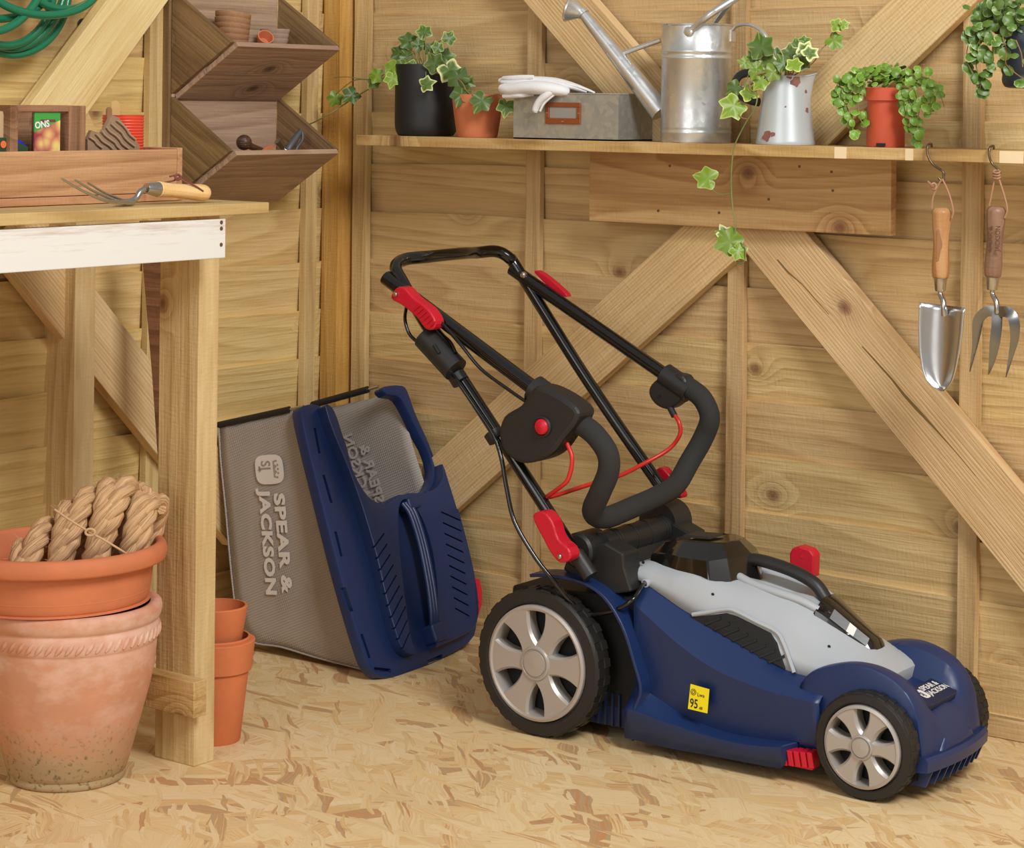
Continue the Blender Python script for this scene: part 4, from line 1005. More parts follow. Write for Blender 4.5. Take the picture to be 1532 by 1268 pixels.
# ---- wall rack with two V shaped troughs
rack = thing('planter_rack', 'aged brown wooden wall rack with two slanted open troughs above the bench', 'rack', (.03, -.33, .77))
XB, XL = .030, .174; YN, YF = -.452, -.197
def plank(name, quad, th, mat, parent=None, gx=0):
    """flat board from 4 corners (grain along first edge), thickness to the inside"""
    q = [Vector(p) for p in quad]; parent = parent or rack
    x = (q[1]-q[0]).normalized(); n_ = x.cross(q[2]-q[1]).normalized(); mw = basis(q[0], x, n_.cross(x))
    v, f = prism([mw.inverted() @ p for p in q], (0, 0, th)); v = [Vector((p.x, -p.z, p.y)) for p in v]
    mm = mw @ Matrix(((1, 0, 0, 0), (0, 0, 1, 0), (0, -1, 0, 0), (0, 0, 0, 1)))
    return mobj(name, (v, f), M[mat], parent, m=rootm(parent).inverted() @ mm, smooth=0, bevel=.0008)
for k, zb in enumerate((.9545, .7735)):
    zl, zt = zb+.0895, zb+.178
    if k == 0:
        xm, zm = (XB+XL)/2, (zb+zl)/2
        plank('front_board', [(XL, YN, zl), (XL, YF, zl), (xm+.0003, YF, zm+.0003), (xm+.0003, YN, zm+.0003)], -.009, 'brown'); plank('front_board', [(xm-.0003, YN, zm-.0003), (xm-.0003, YF, zm-.0003), (XB, YF, zb), (XB, YN, zb)], -.009, 'brown')
    else: plank('front_board', [(XL, YN, zl), (XL, YF, zl), (XB, YF, zb), (XB, YN, zb)], -.009, 'brown')
    for y0_, th in ((YN+.0005, .009), (YF-.0005, -.009)):
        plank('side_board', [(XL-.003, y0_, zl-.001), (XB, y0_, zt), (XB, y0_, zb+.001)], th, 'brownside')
    plank('back_board', [(XB-.001, YN, zt), (XB-.001, YF, zt), (XB-.001, YF, zb), (XB-.001, YN, zb)], .009, 'brown')
timber('back_rail', (.02, YN-.006, .74), (.02, YN-.006, 1.36), .018, .014, (0, -1, 0), M['brownside'], rack); timber('back_rail', (.015, YF-.07, .76), (.015, YF-.07, 1.36), .03, .008, (1, 0, 0), M['brown'], rack)
timber('back_rail', (.028, YN-.003, .78), (.028, YN-.003, 1.36), .006, .007, (0, -1, 0), M['brown'], rack)
# things in the troughs
M['fibre'] = plain('coir_fibre', (172, 128, 92), .95, bumpn=.7, bs=420, var=.16, vs=160); M['peat'] = plain('peat_fibre', (164, 140, 120), .95, bumpn=.7, bs=300, var=.14, vs=120)
def onV(u, v, X): return P(u, v, X=X)
X0 = .085
b = onV(351, 66, X0); top = onV(351, 22, X0); sc = (onV(361, 66, X0)-onV(351, 66, X0)).length/10
sc = 1/(F/((b-CAMP).dot(Vector((-sT, cT, 0)))))
zf0 = .9545+.0895*(X0+.023-XB)/(XL-XB)+.010
for k in range(6):
    t_ = thing('coir_pot', ('coir fibre plant pot, topmost of the leaning stack in the upper trough', 'coir fibre pot under the topmost one in the upper trough stack', 'third coir fibre pot down in the upper trough stack', 'fourth coir fibre pot down in the upper trough stack', 'fifth coir fibre pot down in the upper trough stack', 'lowest coir fibre pot, its base hidden in the upper trough')[5-k], 'pot', m=T(X0-.010+.0012*k, b.y-.0010*k, zf0+.001+.0093*k) @ Matrix.Rotation(radians(-3*k*.6), 4, 'X'), group='stack of coir pots in the upper trough')
    addpart(t_, 'wall', lathe([(0, .0), (.0245, 0), (.0288, .027), (.0306, .0282), (.0312, .0355), (.0288, .0355), (.022, .004), (0, .004)], 36, cap=False, fn=lambda r, z, a: r*(1+.012*sin(a*5+z*200))), 'fibre', smooth=60)
cc = onV(331, 52, .095); t_ = thing('small_pot', 'small bright orange pot partly hidden behind the coir pot stack', 'pot', (.070, onV(325, 50, .070).y, zf0+.022))
addpart(t_, 'pot_wall', lathe(potprof(.012, .0165, .028, .006, .001, .002), 32, cap=False), 'terra2')
cc = onV(416, 60, X0)
for k in range(3):
    t_ = thing('peat_pot', ('lowest of the three crumpled peat pots in the upper trough', 'middle one of three crumpled peat pots in the upper trough', 'topmost crumpled peat pot, open rim showing, upper trough')[k], 'pot', m=T(X0-.010, cc.y+.002*k, zf0+.006+.0085*k) @ Matrix.Rotation(.1*k, 4, 'Z'), group='crumpled peat pots in the upper trough')
    addpart(t_, 'wall', lathe([(0, .0), (.0175, 0), (.0245, .030), (.0262, .034), (.0255, .0365), (.0228, .035), (.016, .004), (0, .004)], 40, cap=False, fn=lambda r, z, a: r*(1+.03*sin(a*3+z*90)+.02*sin(a*7))), 'peat', smooth=60)
cc = onV(392, 60, .110); t_ = thing('small_pot', 'tiny terracotta pot lying tilted between the coir and peat pots', 'pot', m=T(.112, cc.y, cc.z-.005) @ Matrix.Rotation(radians(50), 4, 'Y') @ Matrix.Rotation(radians(20), 4, 'X'))
addpart(t_, 'pot_wall', lathe([(0, 0), (.010, 0), (.013, .012), (.0145, .0122), (.0145, .018), (.0125, .018), (.009, .003), (0, .003)], 32, cap=False), 'terra')
M['darkwood'] = wood('dark_turned_wood', (98, 70, 52), (76, 52, 38), (48, 32, 24), ring=10, knots=0, rough=.35, wscale=3.)
cc = onV(365, 213, .105); t_ = thing('dibber', 'dark turned wooden dibber with a round knob end in the lower trough', 'dibber', cc)
addpart(t_, 'knob', lathe([(.0135*sin(pi*k/16), -.0135*cos(pi*k/16)) for k in range(17)], 32, 'x', cap=False), 'darkwood', smooth=60)
addpart(t_, 'shank', tube([Vector((-.004, .008, -.002)), Vector((-.010, .03, -.008)), Vector((-.02, .075, -.017))], lambda s: .0075-.003*s, 16), 'darkwood')
cc = onV(400, 223, .105); t_ = thing('pot_shard', 'broken terracotta shard lying beside the wooden dibber knob', 'shard', cc)
addpart(t_, 'shard', prism([Vector((0, -.016, -.008)), Vector((0, .014, -.012)), Vector((.0, .016, .007)), Vector((0, .004, .006)), Vector((0, -.006, .001))], (-.005, 0, 0)), 'terra', smooth=0, bevel=.0008)
t_ = thing('secateurs', 'grey handled secateurs standing in the lower trough under an ivy leaf', 'secateurs', onV(430, 225, .11)); w_ = M['steel']
M['grip'] = plain('grey_rubber_grip', (88, 90, 92), .5, .2)
def lp_(u, v, X): return P(u, v, X=X)-ROOT[t_.name].translation
addpart(t_, 'handle', tube(catmull([lp_(427, 236, .11), lp_(432, 222, .112), lp_(440, 210, .112), lp_(449, 197, .112)], 6), lambda s: .0045+.0022*sin(pi*s), 12), 'grip')
addpart(t_, 'handle', tube(catmull([lp_(440, 238, .116), lp_(444, 222, .118), lp_(452, 210, .118), lp_(452, 198, .114), lp_(447, 194, .112)], 6), .0028, 12), 'grip')
addpart(t_, 'blade', tube([lp_(432, 234, .112), lp_(424, 222, .11), lp_(416, 210, .108)], lambda s: .003+.005*s, 12), 'steel'); addpart(t_, 'pivot', tr(lathe([(.004, -.003), (.004, .003)], 16, 'x'), Matrix.Translation(lp_(429, 226, .116))), 'steel')
# ================================================================= ON THE BENCH
BT = .8025
c1 = P(272, 298, Z=BT); CXF = .475
yR = P(273, 260, X=CXF).y; zT = P(200, 224, X=CXF).z; yL_ = -1.75
cr = thing('wooden_crate', 'long low reddish timber crate standing at the back of the workbench', 'crate', (CXF-.07, -1.2, BT))
timber('front_board', (CXF-.005, yL_, (BT+.012+zT)/2), (CXF-.005, yR-.0105, (BT+.012+zT)/2), zT-BT-.0125, .010, (1, 0, 0), M['crate'], cr)
timber('base_board', (CXF-.07, yL_, BT+.006), (CXF-.07, yR-.0005, BT+.006), .145, .011, (0, 0, 1), M['crate'], cr)
timber('back_board', (CXF-.137, yL_, (BT+.012+zT)/2), (CXF-.137, yR-.0105, (BT+.012+zT)/2), zT-BT-.0125, .010, (1, 0, 0), M['crate'], cr)
timber('end_board', (CXF-.142, yR-.005, (BT+.012+zT)/2+.001), (CXF, yR-.005, (BT+.012+zT)/2+.001), zT-BT-.010, .010, (0, 1, 0), M['crate'], cr)
def crp(u, v, X=CXF-.03): return P(u, v, X=X)
# small dark box with seed packet
def bb(root, name, u0, v0, u1, v1, X, d, mat, zlow=None):
    a, b = P(u0, v0, X=X), P(u1, v1, X=X); zl = zlow if zlow is not None else b.z
    return timber(name, (X-d/2, (a.y+b.y)/2, zl), (X-d/2, (a.y+b.y)/2, a.z), abs(b.y-a.y), d, (1, 0, 0), M[mat], root, bevel=.001)
XS = CXF-.022
sb_ = thing('seed_box', 'small dark wooden box standing inside the long crate behind a seed packet', 'box', (XS-.04, P(75, 222, X=XS).y, BT+.013))
bb(sb_, 'side_board', 16, 157, 27, 222, XS, .085, 'box', BT+.013); bb(sb_, 'side_board', 104, 158, 128, 222, XS, .085, 'box', BT+.013)
a, b = P(27, 160, X=XS), P(104, 160, X=XS)
timber('back_board', (XS-.08, a.y, (BT+.013+a.z)/2), (XS-.08, b.y, (BT+.013+a.z)/2), a.z-BT-.016, .008, (1, 0, 0), M['box'], sb_)
timber('top_rail', (XS-.004, a.y, P(60, 162, X=XS).z), (XS-.004, b.y, P(60, 162, X=XS).z), .009, .008, (1, 0, 0), M['box'], sb_)
def packet():
    t = NT('seed_packet_print'); tc = t.n('TexCoord').outputs['Object']; s_ = t.n('SeparateXYZ', iVector=tc)
    z = s_.outputs[2]; v = t.n('TexVoronoi', iVector=tc, iScale=62.); d = t.math('SUBTRACT', 1., t.math('MULTIPLY', v.outputs['Distance'], 1.1), clamp=True)
    ph = t.ramp(t.math('ADD', t.math('MULTIPLY', d, .6), t.math('MULTIPLY', s_.outputs[1], 6.)), [(0, srgb(150, 60, 70)), (.3, srgb(214, 150, 110)), (.5, srgb(232, 208, 120)), (1, srgb(244, 232, 180))])
    g = t.math('GREATER_THAN', z, t.math('ADD', .006, t.math('MULTIPLY', s_.outputs[1], .35))); c = t.mix(g, ph, srgb(66, 158, 72)); w = t.math('GREATER_THAN', z, .0245); c = t.mix(w, c, srgb(232, 238, 232))
    return t.set(Base_Color=c, Roughness=.35)
M['packet'] = packet()
XP = XS-.004
a, b = P(52, 168, X=XP), P(90, 222, X=XP); ctr_ = Vector((XP, (a.y+b.y)/2, (a.z+BT+.013)/2))
zoff = .82+.018*0
pk = thing('seed_packet', 'green and white seed packet with a yellow vegetable photo standing in the dark box', 'packet', (XP, (a.y+b.y)/2, (a.z+P(70, 222, X=XP).z)/2))
hw = abs(a.y-b.y)/2; hh = (a.z-P(70, 222, X=XP).z)/2
addpart(pk, 'sachet', box(-.003, .0, -hw, hw, BT+.013-ROOT[pk.name].translation.z, hh), 'packet', smooth=0, bevel=.0006)
addpart(pk, 'hang_slot', box(.0, .0004, -hw*.55, hw*.6, hh-.013, hh-.0095), plain('slot_dark', (110, 60, 60), .5), smooth=0)
text('lettering', 'ONS', .0125, M['whitep'], pk, basis((.0004, -hw+.0005, hh*.10), (0, 1, .12), (0, 0, 1)), offset=.0004)
# left: beige roll and coloured packets
t_ = thing('twine_roll', 'beige paper roll at the far left end of the crate', 'roll', P(-7, 200, X=XS-.03)); q = ROOT[t_.name].translation
addpart(t_, 'tube', lathe([(.0, BT+.013-q.z), (.016, BT+.013-q.z), (.016, .026), (.0145, .030), (.009, .031), (0, .031)], 32), plain('kraft_card', (178, 148, 112), .8)); text('mark', 'N', .011, M['ink'], t_, basis((.0135, .0115, .008), (-.6, .8, 0), (0, 0, 1)))
for nm, lab, pts, col, X in (('seed_packet', 'blue seed packet lying at the left end of the crate', ((-20, 200), (0, 193), (28, 208), (40, 218), (40, 226), (-20, 226)), (44, 52, 190), XS-.02), ('seed_packet', 'dark green seed packet with orange print leaning at the left of the crate', ((-20, 205), (14, 206), (42, 220), (42, 226), (-20, 226)), (44, 72, 54), XS-.008)):
    v = [P(u, w, X=X) for u, w in pts]; t_ = thing(nm, lab, 'packet', v[0]); q = ROOT[t_.name].translation
    addpart(t_, 'sachet', prism([p-q for p in v], (-.003, 0, 0)), plain('packet_ink', col, .35), smooth=0)
    if 'dark' in lab:
        for (u, w, r, cc2) in ((5, 216, .005, (232, 120, 60)), (22, 217, .0035, (190, 150, 110)), (-6, 214, .004, (240, 140, 70))):
            p = P(u, w, X=X+.0006)-q; addpart(t_, 'flower_print', tr(lathe([(r, 0), (r, .0004), (0, .0004)], 14, 'x'), Matrix.Translation(p)), plain('print_'+str(u), cc2, .4))
# crumpled net/card tray
def tri(u, v, X): return P(u, v, X=X)
v = [(131, 208), (137, 195), (152, 200), (168, 172), (178, 176), (196, 200), (209, 218), (209, 226), (131, 226)]
t_ = thing('fibre_tray', 'brown corrugated fibre tray leaning diagonally in the crate beside the red tin', 'tray', P(170, 224, X=XS-.01)); q = ROOT[t_.name].translation
addpart(t_, 'card', prism([P(u, w, X=XS-.006)-q for u, w in v], (-.006, 0, 0)), plain('fibre_card', (150, 122, 96), .9, bumpn=.6, bs=260, var=.15, vs=100), smooth=0)
for k in range(6):
    u0, v0 = 134+k*8.5, 205-k*5.0; pts = [P(u0+j*6.5+1.5*sin(j*2+k), v0+j*(5.4+k*.35), X=XS-.0035)-q for j in range(0, 6) if v0+j*(5.4+k*.35) < 226 and u0+j*6.5 < 207]
    if len(pts) > 2: addpart(t_, 'ridge', tube(catmull(pts, 3), .0016, 6), plain('fibre_ridge', (168, 140, 112), .9))
a = P(184, 200, X=XS-.045); t_ = thing('red_tin', 'red ribbed tin with a folded handle in the crate behind the fibre tray', 'tin', (a.x, a.y, BT+.013)); zt = P(184, 172, X=XS-.045).z-BT-.013
pr = [(0, 0), (.029, 0)]; zz = .006
while zz < zt-.004: pr += [(.0290, zz), (.0302, zz+.0012), (.0290, zz+.0024)]; zz += .0042
pr += [(.0292, zt-.002), (.0300, zt), (.0285, zt), (.0280, .004), (0, .004)]
addpart(t_, 'tin_wall', lathe(pr, 44, cap=False), plain('red_enamel', (222, 74, 50), .35), smooth=50)
for (u, v, w_, lab, c3) in ((171, 150, 9, 'round topped pale wooden plant label standing in the crate', (206, 170, 112)), (162, 160, 5, 'narrow brown wooden plant label beside the round topped one', (150, 108, 74))):
    X = XS-.055 if w_ > 6 else XS-.040; p = P(u, v, X=X); t_ = thing('plant_label', lab, 'label', (p.x, p.y, BT+.013)); hz_ = p.z-BT-.013; r = w_*.00092
    addpart(t_, 'tag', prism([Vector((0, -r, 0)), Vector((0, r, 0)), Vector((0, r, hz_-r))]+[Vector((0, r*cos(k), hz_-r+r*sin(k))) for k in (.5, 1.0, 1.57, 2.1, 2.6)]+[Vector((0, -r, hz_-r))], (.003, 0, 0)), plain('label_wood'+str(u), c3, .7), smooth=0)
# ---- hand fork on the bench
XF = .545
M['ash'] = wood('ash_handle', (236, 196, 138), (218, 172, 112), (186, 134, 78), ring=6, knots=0, rough=.35, wscale=2.5)
M['thong'] = plain('leather_thong', (122, 66, 52), .6)
hf = thing('hand_fork', 'three tined hand fork with pale ash handle lying on the workbench edge', 'hand fork', P(200, 302, X=XF)); q0 = ROOT[hf.name].translation
def hfp(u, v, X=XF): return P(u, v, X=X)-q0
a, b = hfp(236, 283), hfp(311, 289)
hd_ = (b-a); mh = basis(a, hd_, (1, 0, 0))
L = hd_.length; prf = [(0, 0), (.0102, 0), (.0108, .004), (.0098, .02), (.0100, .035), (.0112, .055), (.0120, .066), (.0112, .074), (.0075, .0785), (0, .0795)]
prf = [(r, z*L/.0795) for r, z in prf]
addpart(hf, 'handle', lathe([(p.x, p.z) for p in catmull([(r, 0, z) for r, z in prf], 3)], 28, 'x', cap=False), 'ash', m=mh, smooth=60)
addpart(hf, 'ferrule', tr(lathe([(0, -.022), (.0066, -.022), (.0074, -.020), (.0104, -.001), (.0104, .001), (0, .001)], 28, 'x', cap=False), Matrix.Identity(4)), 'steel', m=mh, smooth=40)
addpart(hf, 'thong_hole', tr(lathe([(.0024, .0), (.0024, .0118), (0, .0118)], 14), Matrix.Translation((L*.87, 0, 0)) @ Matrix.Rotation(radians(90), 4, 'X') @ Matrix.Rotation(radians(-90), 4, 'X')), plain('hole_dark', (60, 40, 30), .8), m=mh @ Matrix.Rotation(radians(-90), 4, 'X') @ Matrix.Rotation(radians(180), 4, 'X'))
addpart(hf, 'shank', tube(catmull([hfp(216, 283), hfp(209, 288), hfp(204, 296), hfp(196, 301), hfp(184, 302)], 5), lambda s: .0042, 12), 'steel', smooth=60)
addpart(hf, 'thong', tube(catmull([hfp(304, 286, XF+.012), hfp(292, 278, XF+.010), hfp(278, 272, XF+.006), hfp(268, 266, XF), hfp(260, 270, XF-.004), hfp(246, 273, XF-.006)], 5), .0013, 8), 'thong')
addpart(hf, 'thong', tube(catmull([hfp(304, 286, XF-.010), hfp(290, 276, XF-.006), hfp(276, 268, XF), hfp(268, 262, XF), hfp(258, 263, XF), hfp(254, 264, XF)], 5), .0013, 8), 'thong')
addpart(hf, 'knot', tube(catmull([hfp(266+4*cos(k), 265+4*sin(k), XF) for k in (0, 1.2, 2.4, 3.6, 4.8)], 4, closed=True), .0017, 8, closed=True), 'thong')
for (tu, tv), dX, (mu, mv) in (((92, 267), .022, (150, 299)), ((112, 269), .0, (165, 299)), ((131, 273), -.024, (178, 300))):
    addpart(hf, 'tine', tube(catmull([hfp(200, 302, XF+dX*.3), hfp(186, 302.5, XF+dX*.6), hfp(mu+8, mv+1, XF+dX), hfp((tu+mu)/2+2, (tv+mv)/2+2, XF+dX), hfp(tu, tv, XF+dX)], 5), lambda s: .0036-.0022*s, 10), 'steel', smooth=60)
addpart(hf, 'fork_root', hexa([hfp(176, 301, XF+.02), hfp(202, 303, XF+.008), hfp(202, 303, XF-.008), hfp(180, 301, XF-.022)], [hfp(176, 299, XF+.02), hfp(202, 300, XF+.008), hfp(202, 300, XF-.008), hfp(180, 299, XF-.022)]), 'steel', smooth=0, bevel=.0006)
# ---- hose, hung on the left wall
M['hose'] = plain('green_hose', (22, 118, 82), .3, bumpn=.25, bs=500, coat=.3)
hs = thing('garden_hose', 'coiled glossy green garden hose hanging on the left wall at the top', 'hose', P(30, 0, X=.06)); q0 = ROOT[hs.name].translation
def hc(cu, cv, ru, rv, X, rot=0, n=28, a0=0):
    return [P(cu+ru*cos(a)*cos(rot)-rv*sin(a)*sin(rot), cv+ru*cos(a)*sin(rot)+rv*sin(a)*cos(rot), X=X+.006*sin(a*2+a0))-q0 for a in [2*pi*k/n for k in range(n)]]
for i, (cu, cv, ru, rv, X, rot) in enumerate(((22, -10, 80, 92, .062, .10), (30, -24, 68, 98, .074, .25), (8, -20, 72, 88, .088, -.05), (-10, -22, 84, 50, .100, .05), (96, -36, 58, 50, .098, .1), (60, -30, 88, 52, .112, .12), (5, -34, 60, 86, .110, .45))):
    addpart(hs, 'hose_loop', tube(catmull(hc(cu, cv, ru, rv, X, rot, a0=i), 3, closed=True), .0066, 12, closed=True), 'hose', smooth=60)
a = P(24, -104, X=.0); addpart(hs, 'hanging_peg', tube([Vector((.0, a.y, a.z-.0))-q0, Vector((.13, a.y, a.z))-q0], .006, 12), 'black')
t_ = thing('wall_bolt', 'dark bolt head on the left wall between hose and diagonal brace', 'bolt', P(123, 35, X=.0)); addpart(t_, 'bolt_head', lathe([(.0, 0), (.0085, 0), (.0085, .012), (.006, .014), (0, .014)], 24, 'x'), plain('dark_iron', (62, 60, 60), .5, .4))
addpart(t_, 'bolt_shank', lathe([(.0, -.003), (.004, -.003), (.004, .001), (0, .001)], 16, 'x'), 'black')
# brown board leaning behind the front bench leg
a = [(213, 395), (238, 395), (238, 660), (231, 660), (226, 560), (219, 470)]
t_ = thing('offcut_board', 'dark brown tapered timber offcut leaning behind the front bench leg', 'board', P(225, 640, Y=-.62)); q = ROOT[t_.name].translation
addpart(t_, 'board', prism([P(u, v, Y=-.62)-q for u, v in ((208, 330), (250, 330), (262, 690))]+[Vector((P(282, 900, Y=-.62).x-q.x, 0, -q.z)), Vector((P(262, 900, Y=-.62).x-q.x, 0, -q.z))]+[P(u, v, Y=-.62)-q for u, v in ((236, 690), (227, 560), (217, 440))], (0, .018, 0)), 'box', smooth=0, bevel=.001)
# ================================================================= ON AND ABOVE THE SHELF
def galv(name, base, rough=.35, spangle=.5, metal=.9):
    t = NT(name); tc = t.n('TexCoord').outputs['Object']
    v = t.n('TexVoronoi', iVector=tc, iScale=110.); s = t.n('SeparateColor', iColor=v.outputs['Color']).outputs[0]
    nz = t.n('TexNoise', iVector=tc, iScale=28., iDetail=4.).outputs[0]
    c = t.mix(t.math('MULTIPLY', s, spangle), srgb(*base), srgb(*[int(x*.72) for x in base])); c = t.mix(t.math('MULTIPLY', nz, .5), c, srgb(*[int(x*.85) for x in base]))
    t.set(Roughness=t.math('ADD', rough, t.math('MULTIPLY', s, .12)))
    return t.set(Base_Color=c, Metallic=metal)
M['galv'] = galv('galvanised_steel', (226, 228, 228), .27, .2, .85); M['galvbox'] = galv('spangled_galvanised_steel', (196, 197, 192), .38, .6, .7)
M['copper'] = plain('copper_plate', (172, 104, 72), .35, .8); M['blackpot'] = plain('matt_black_pot', (30, 31, 33), .5)
M['cloth'] = plain('white_cotton_glove', (228, 228, 230), .9, bumpn=.5, bs=500)
def enamel():
    t = NT('worn_pale_enamel'); tc = t.n('TexCoord').outputs['Object']
    nz = t.n('TexNoise', iVector=tc, iScale=34., iDetail=5., iRoughness=.6).outputs[0]; fn = t.n('TexNoise', iVector=tc, iScale=9., iDetail=3.).outputs[0]
    m_ = t.math('MULTIPLY', t.math('SUBTRACT', nz, .69, clamp=True), 60., clamp=True)
    c = t.mix(fn, srgb(172, 180, 186), srgb(206, 212, 214)); c = t.mix(m_, c, srgb(136, 92, 80)); t.bump(m_, .2, -.001)
    return t.set(Base_Color=c, Roughness=t.math('ADD', .34, t.math('MULTIPLY', m_, .4)), Metallic=.25)
M['enamel'] = enamel(); M['jugrust'] = plain('rust_patch', (134, 88, 76), .8, var=.2, vs=80)
def ivy(name, green, edge, thr=.78):
    t = NT(name); u = t.n('SeparateXYZ', iVector=t.n('UVMap').outputs[0]); tc = t.n('TexCoord').outputs['Object']; r = t.n('ObjectInfo').outputs['Random']
    nz = t.n('TexNoise', iVector=tc, iScale=120., iDetail=3.).outputs[0]
    f = t.math('ADD', u.outputs[0], t.math('MULTIPLY', t.math('SUBTRACT', nz, .5), .7)); f = t.math('ADD', f, t.math('MULTIPLY', t.math('SUBTRACT', r, .5), .25))
    mk = t.math('MULTIPLY', t.math('SUBTRACT', f, thr, clamp=True), 9., clamp=True)
    g = t.mix(nz, srgb(*[int(x*.72) for x in green]), srgb(*[min(255, int(x*1.22)) for x in green])); c = t.mix(mk, g, srgb(*edge))
    v = t.math('SUBTRACT', 1., t.math('MULTIPLY', u.outputs[1], 1.), clamp=True); c = t.mix(t.math('MULTIPLY', t.math('POWER', v, 6.), .5), c, srgb(190, 206, 130))
    hs = t.n('HueSaturation', iValue=t.math('ADD', .8, t.math('MULTIPLY', r, .4)), iColor=c).outputs[0]
    return t.set(Base_Color=hs, Roughness=.42, Subsurface_Weight=0.)
M['ivy'] = ivy('ivy_leaf_green', (70, 98, 26), (168, 186, 104), .97); M['ivyv'] = ivy('ivy_leaf_variegated', (78, 104, 32), (206, 210, 150), .80); M['ivyl'] = ivy('ivy_leaf_light', (112, 140, 32), (190, 204, 108), .93)
M['succ'] = ivy('small_round_leaf', (104, 142, 44), (160, 186, 84), .95); M['pilea'] = ivy('small_dark_leaf', (80, 110, 38), (170, 192, 126), .97)
M['stem'] = plain('green_stem', (120, 128, 66), .6); M['stemr'] = plain('brown_stem', (140, 108, 74), .6)
def leafmesh(name, prof, fold=.18, cup=.1, mats=None):
    """prof: outline radius by angle (0 = tip, +-pi = stalk); unit size about 1"""
    n = len(prof); vs = [Vector((0, 0, 0))]; uv = [(0., 1.)]; fs = []
    for ring, rr in ((1, .55), (2, 1.)):
        for a, r in prof:
            x, y = r*rr*sin(a), r*rr*cos(a); vs.append(Vector((x, y, fold*abs(x)-cup*(x*x+y*y)*1.2+.05*sin(a*5)*rr*rr)))
            uv.append((rr, min(1., abs(((a*2.5/pi) % 1)-.0)*2.2 if rr else 0)))
    for i in range(n):
        j = (i+1) % n; fs.append((0, 1+i, 1+j)); fs.append((1+i, 1+n+i, 1+n+j, 1+j))
    me = bpy.data.meshes.new(name); me.from_pydata([tuple(v-Vector((0, -.0, 0))) for v in vs], [], fs)
    l = me.uv_layers.new(name='UVMap')
    for lo in me.loops: l.data[lo.index].uv = uv[lo.vertex_index]
    me.polygons.foreach_set('use_smooth', [True]*len(me.polygons)); return me
d2 = pi/180
IV = [(a*d2, r) for a, r in ((0, .66), (9, .56), (20, .46), (33, .41), (46, .47), (60, .56), (70, .50), (84, .42), (98, .40), (114, .46), (128, .50), (142, .44), (158, .36), (171, .30), (180, .16), (189, .30), (202, .36), (218, .44), (232, .50), (246, .46), (262, .40), (276, .42), (290, .50), (300, .56), (314, .47), (327, .41), (340, .46), (351, .56))]
RD = [(a*d2, .5+.03*cos(a*d2)) for a in range(0, 360, 40)]
LM = {}
for k in ('ivy', 'ivyv', 'ivyl'):
    LM[k] = leafmesh('leaf', IV, .22, .35); LM[k].materials.append(M[k])
for k in ('succ', 'pilea'):
    LM[k] = leafmesh('leaf', RD, .05, .5); LM[k].materials.append(M[k])
camdir = Vector((sT, -cT, 0))
def leaf(root, kind, pos, size, roll, tilt=None, face=None):
    """pos world; leaf roughly facing 'face' with a random tilt"""
    z = (face or (camdir+Vector((random.uniform(-.6, .6), random.uniform(-.3, .3), random.uniform(-.05, .9))))).normalized()
    y = Vector((0, 0, 1))-z*z.z
    if y.length < .1: y = Vector((0, 1, 0))
    y.normalize(); x = y.cross(z)
    mm = Matrix(((x.x, y.x, z.x, pos.x), (x.y, y.y, z.y, pos.y), (x.z, y.z, z.z, pos.z), (0, 0, 0, 1))) @ Matrix.Rotation(roll, 4, 'Z') @ Matrix.Diagonal((size, size, size, 1))
    o = bpy.data.objects.new('leaf', LM[kind]); link(o, root); o.matrix_local = rootm(root).inverted() @ mm; return o
def stem(root, pts, r=.0011, mt='stem'): # world points
    inv = rootm(root).inverted(); return mobj('stem', tube(catmull([inv @ Vector(p) for p in pts], 5), r, 6), M[mt], root, smooth=60)
SH = SZ+.0003
def px(u, v, Y): return P(u, v, Y=Y)
def base(u, Y):
    p = P(u, 205, Y=Y); return Vector((p.x, Y, SH))
def rad(w, Y, u): return (P(u+w/2, 205, Y=Y)-P(u-w/2, 205, Y=Y)).dot(Vector((cT, sT, 0)))/2
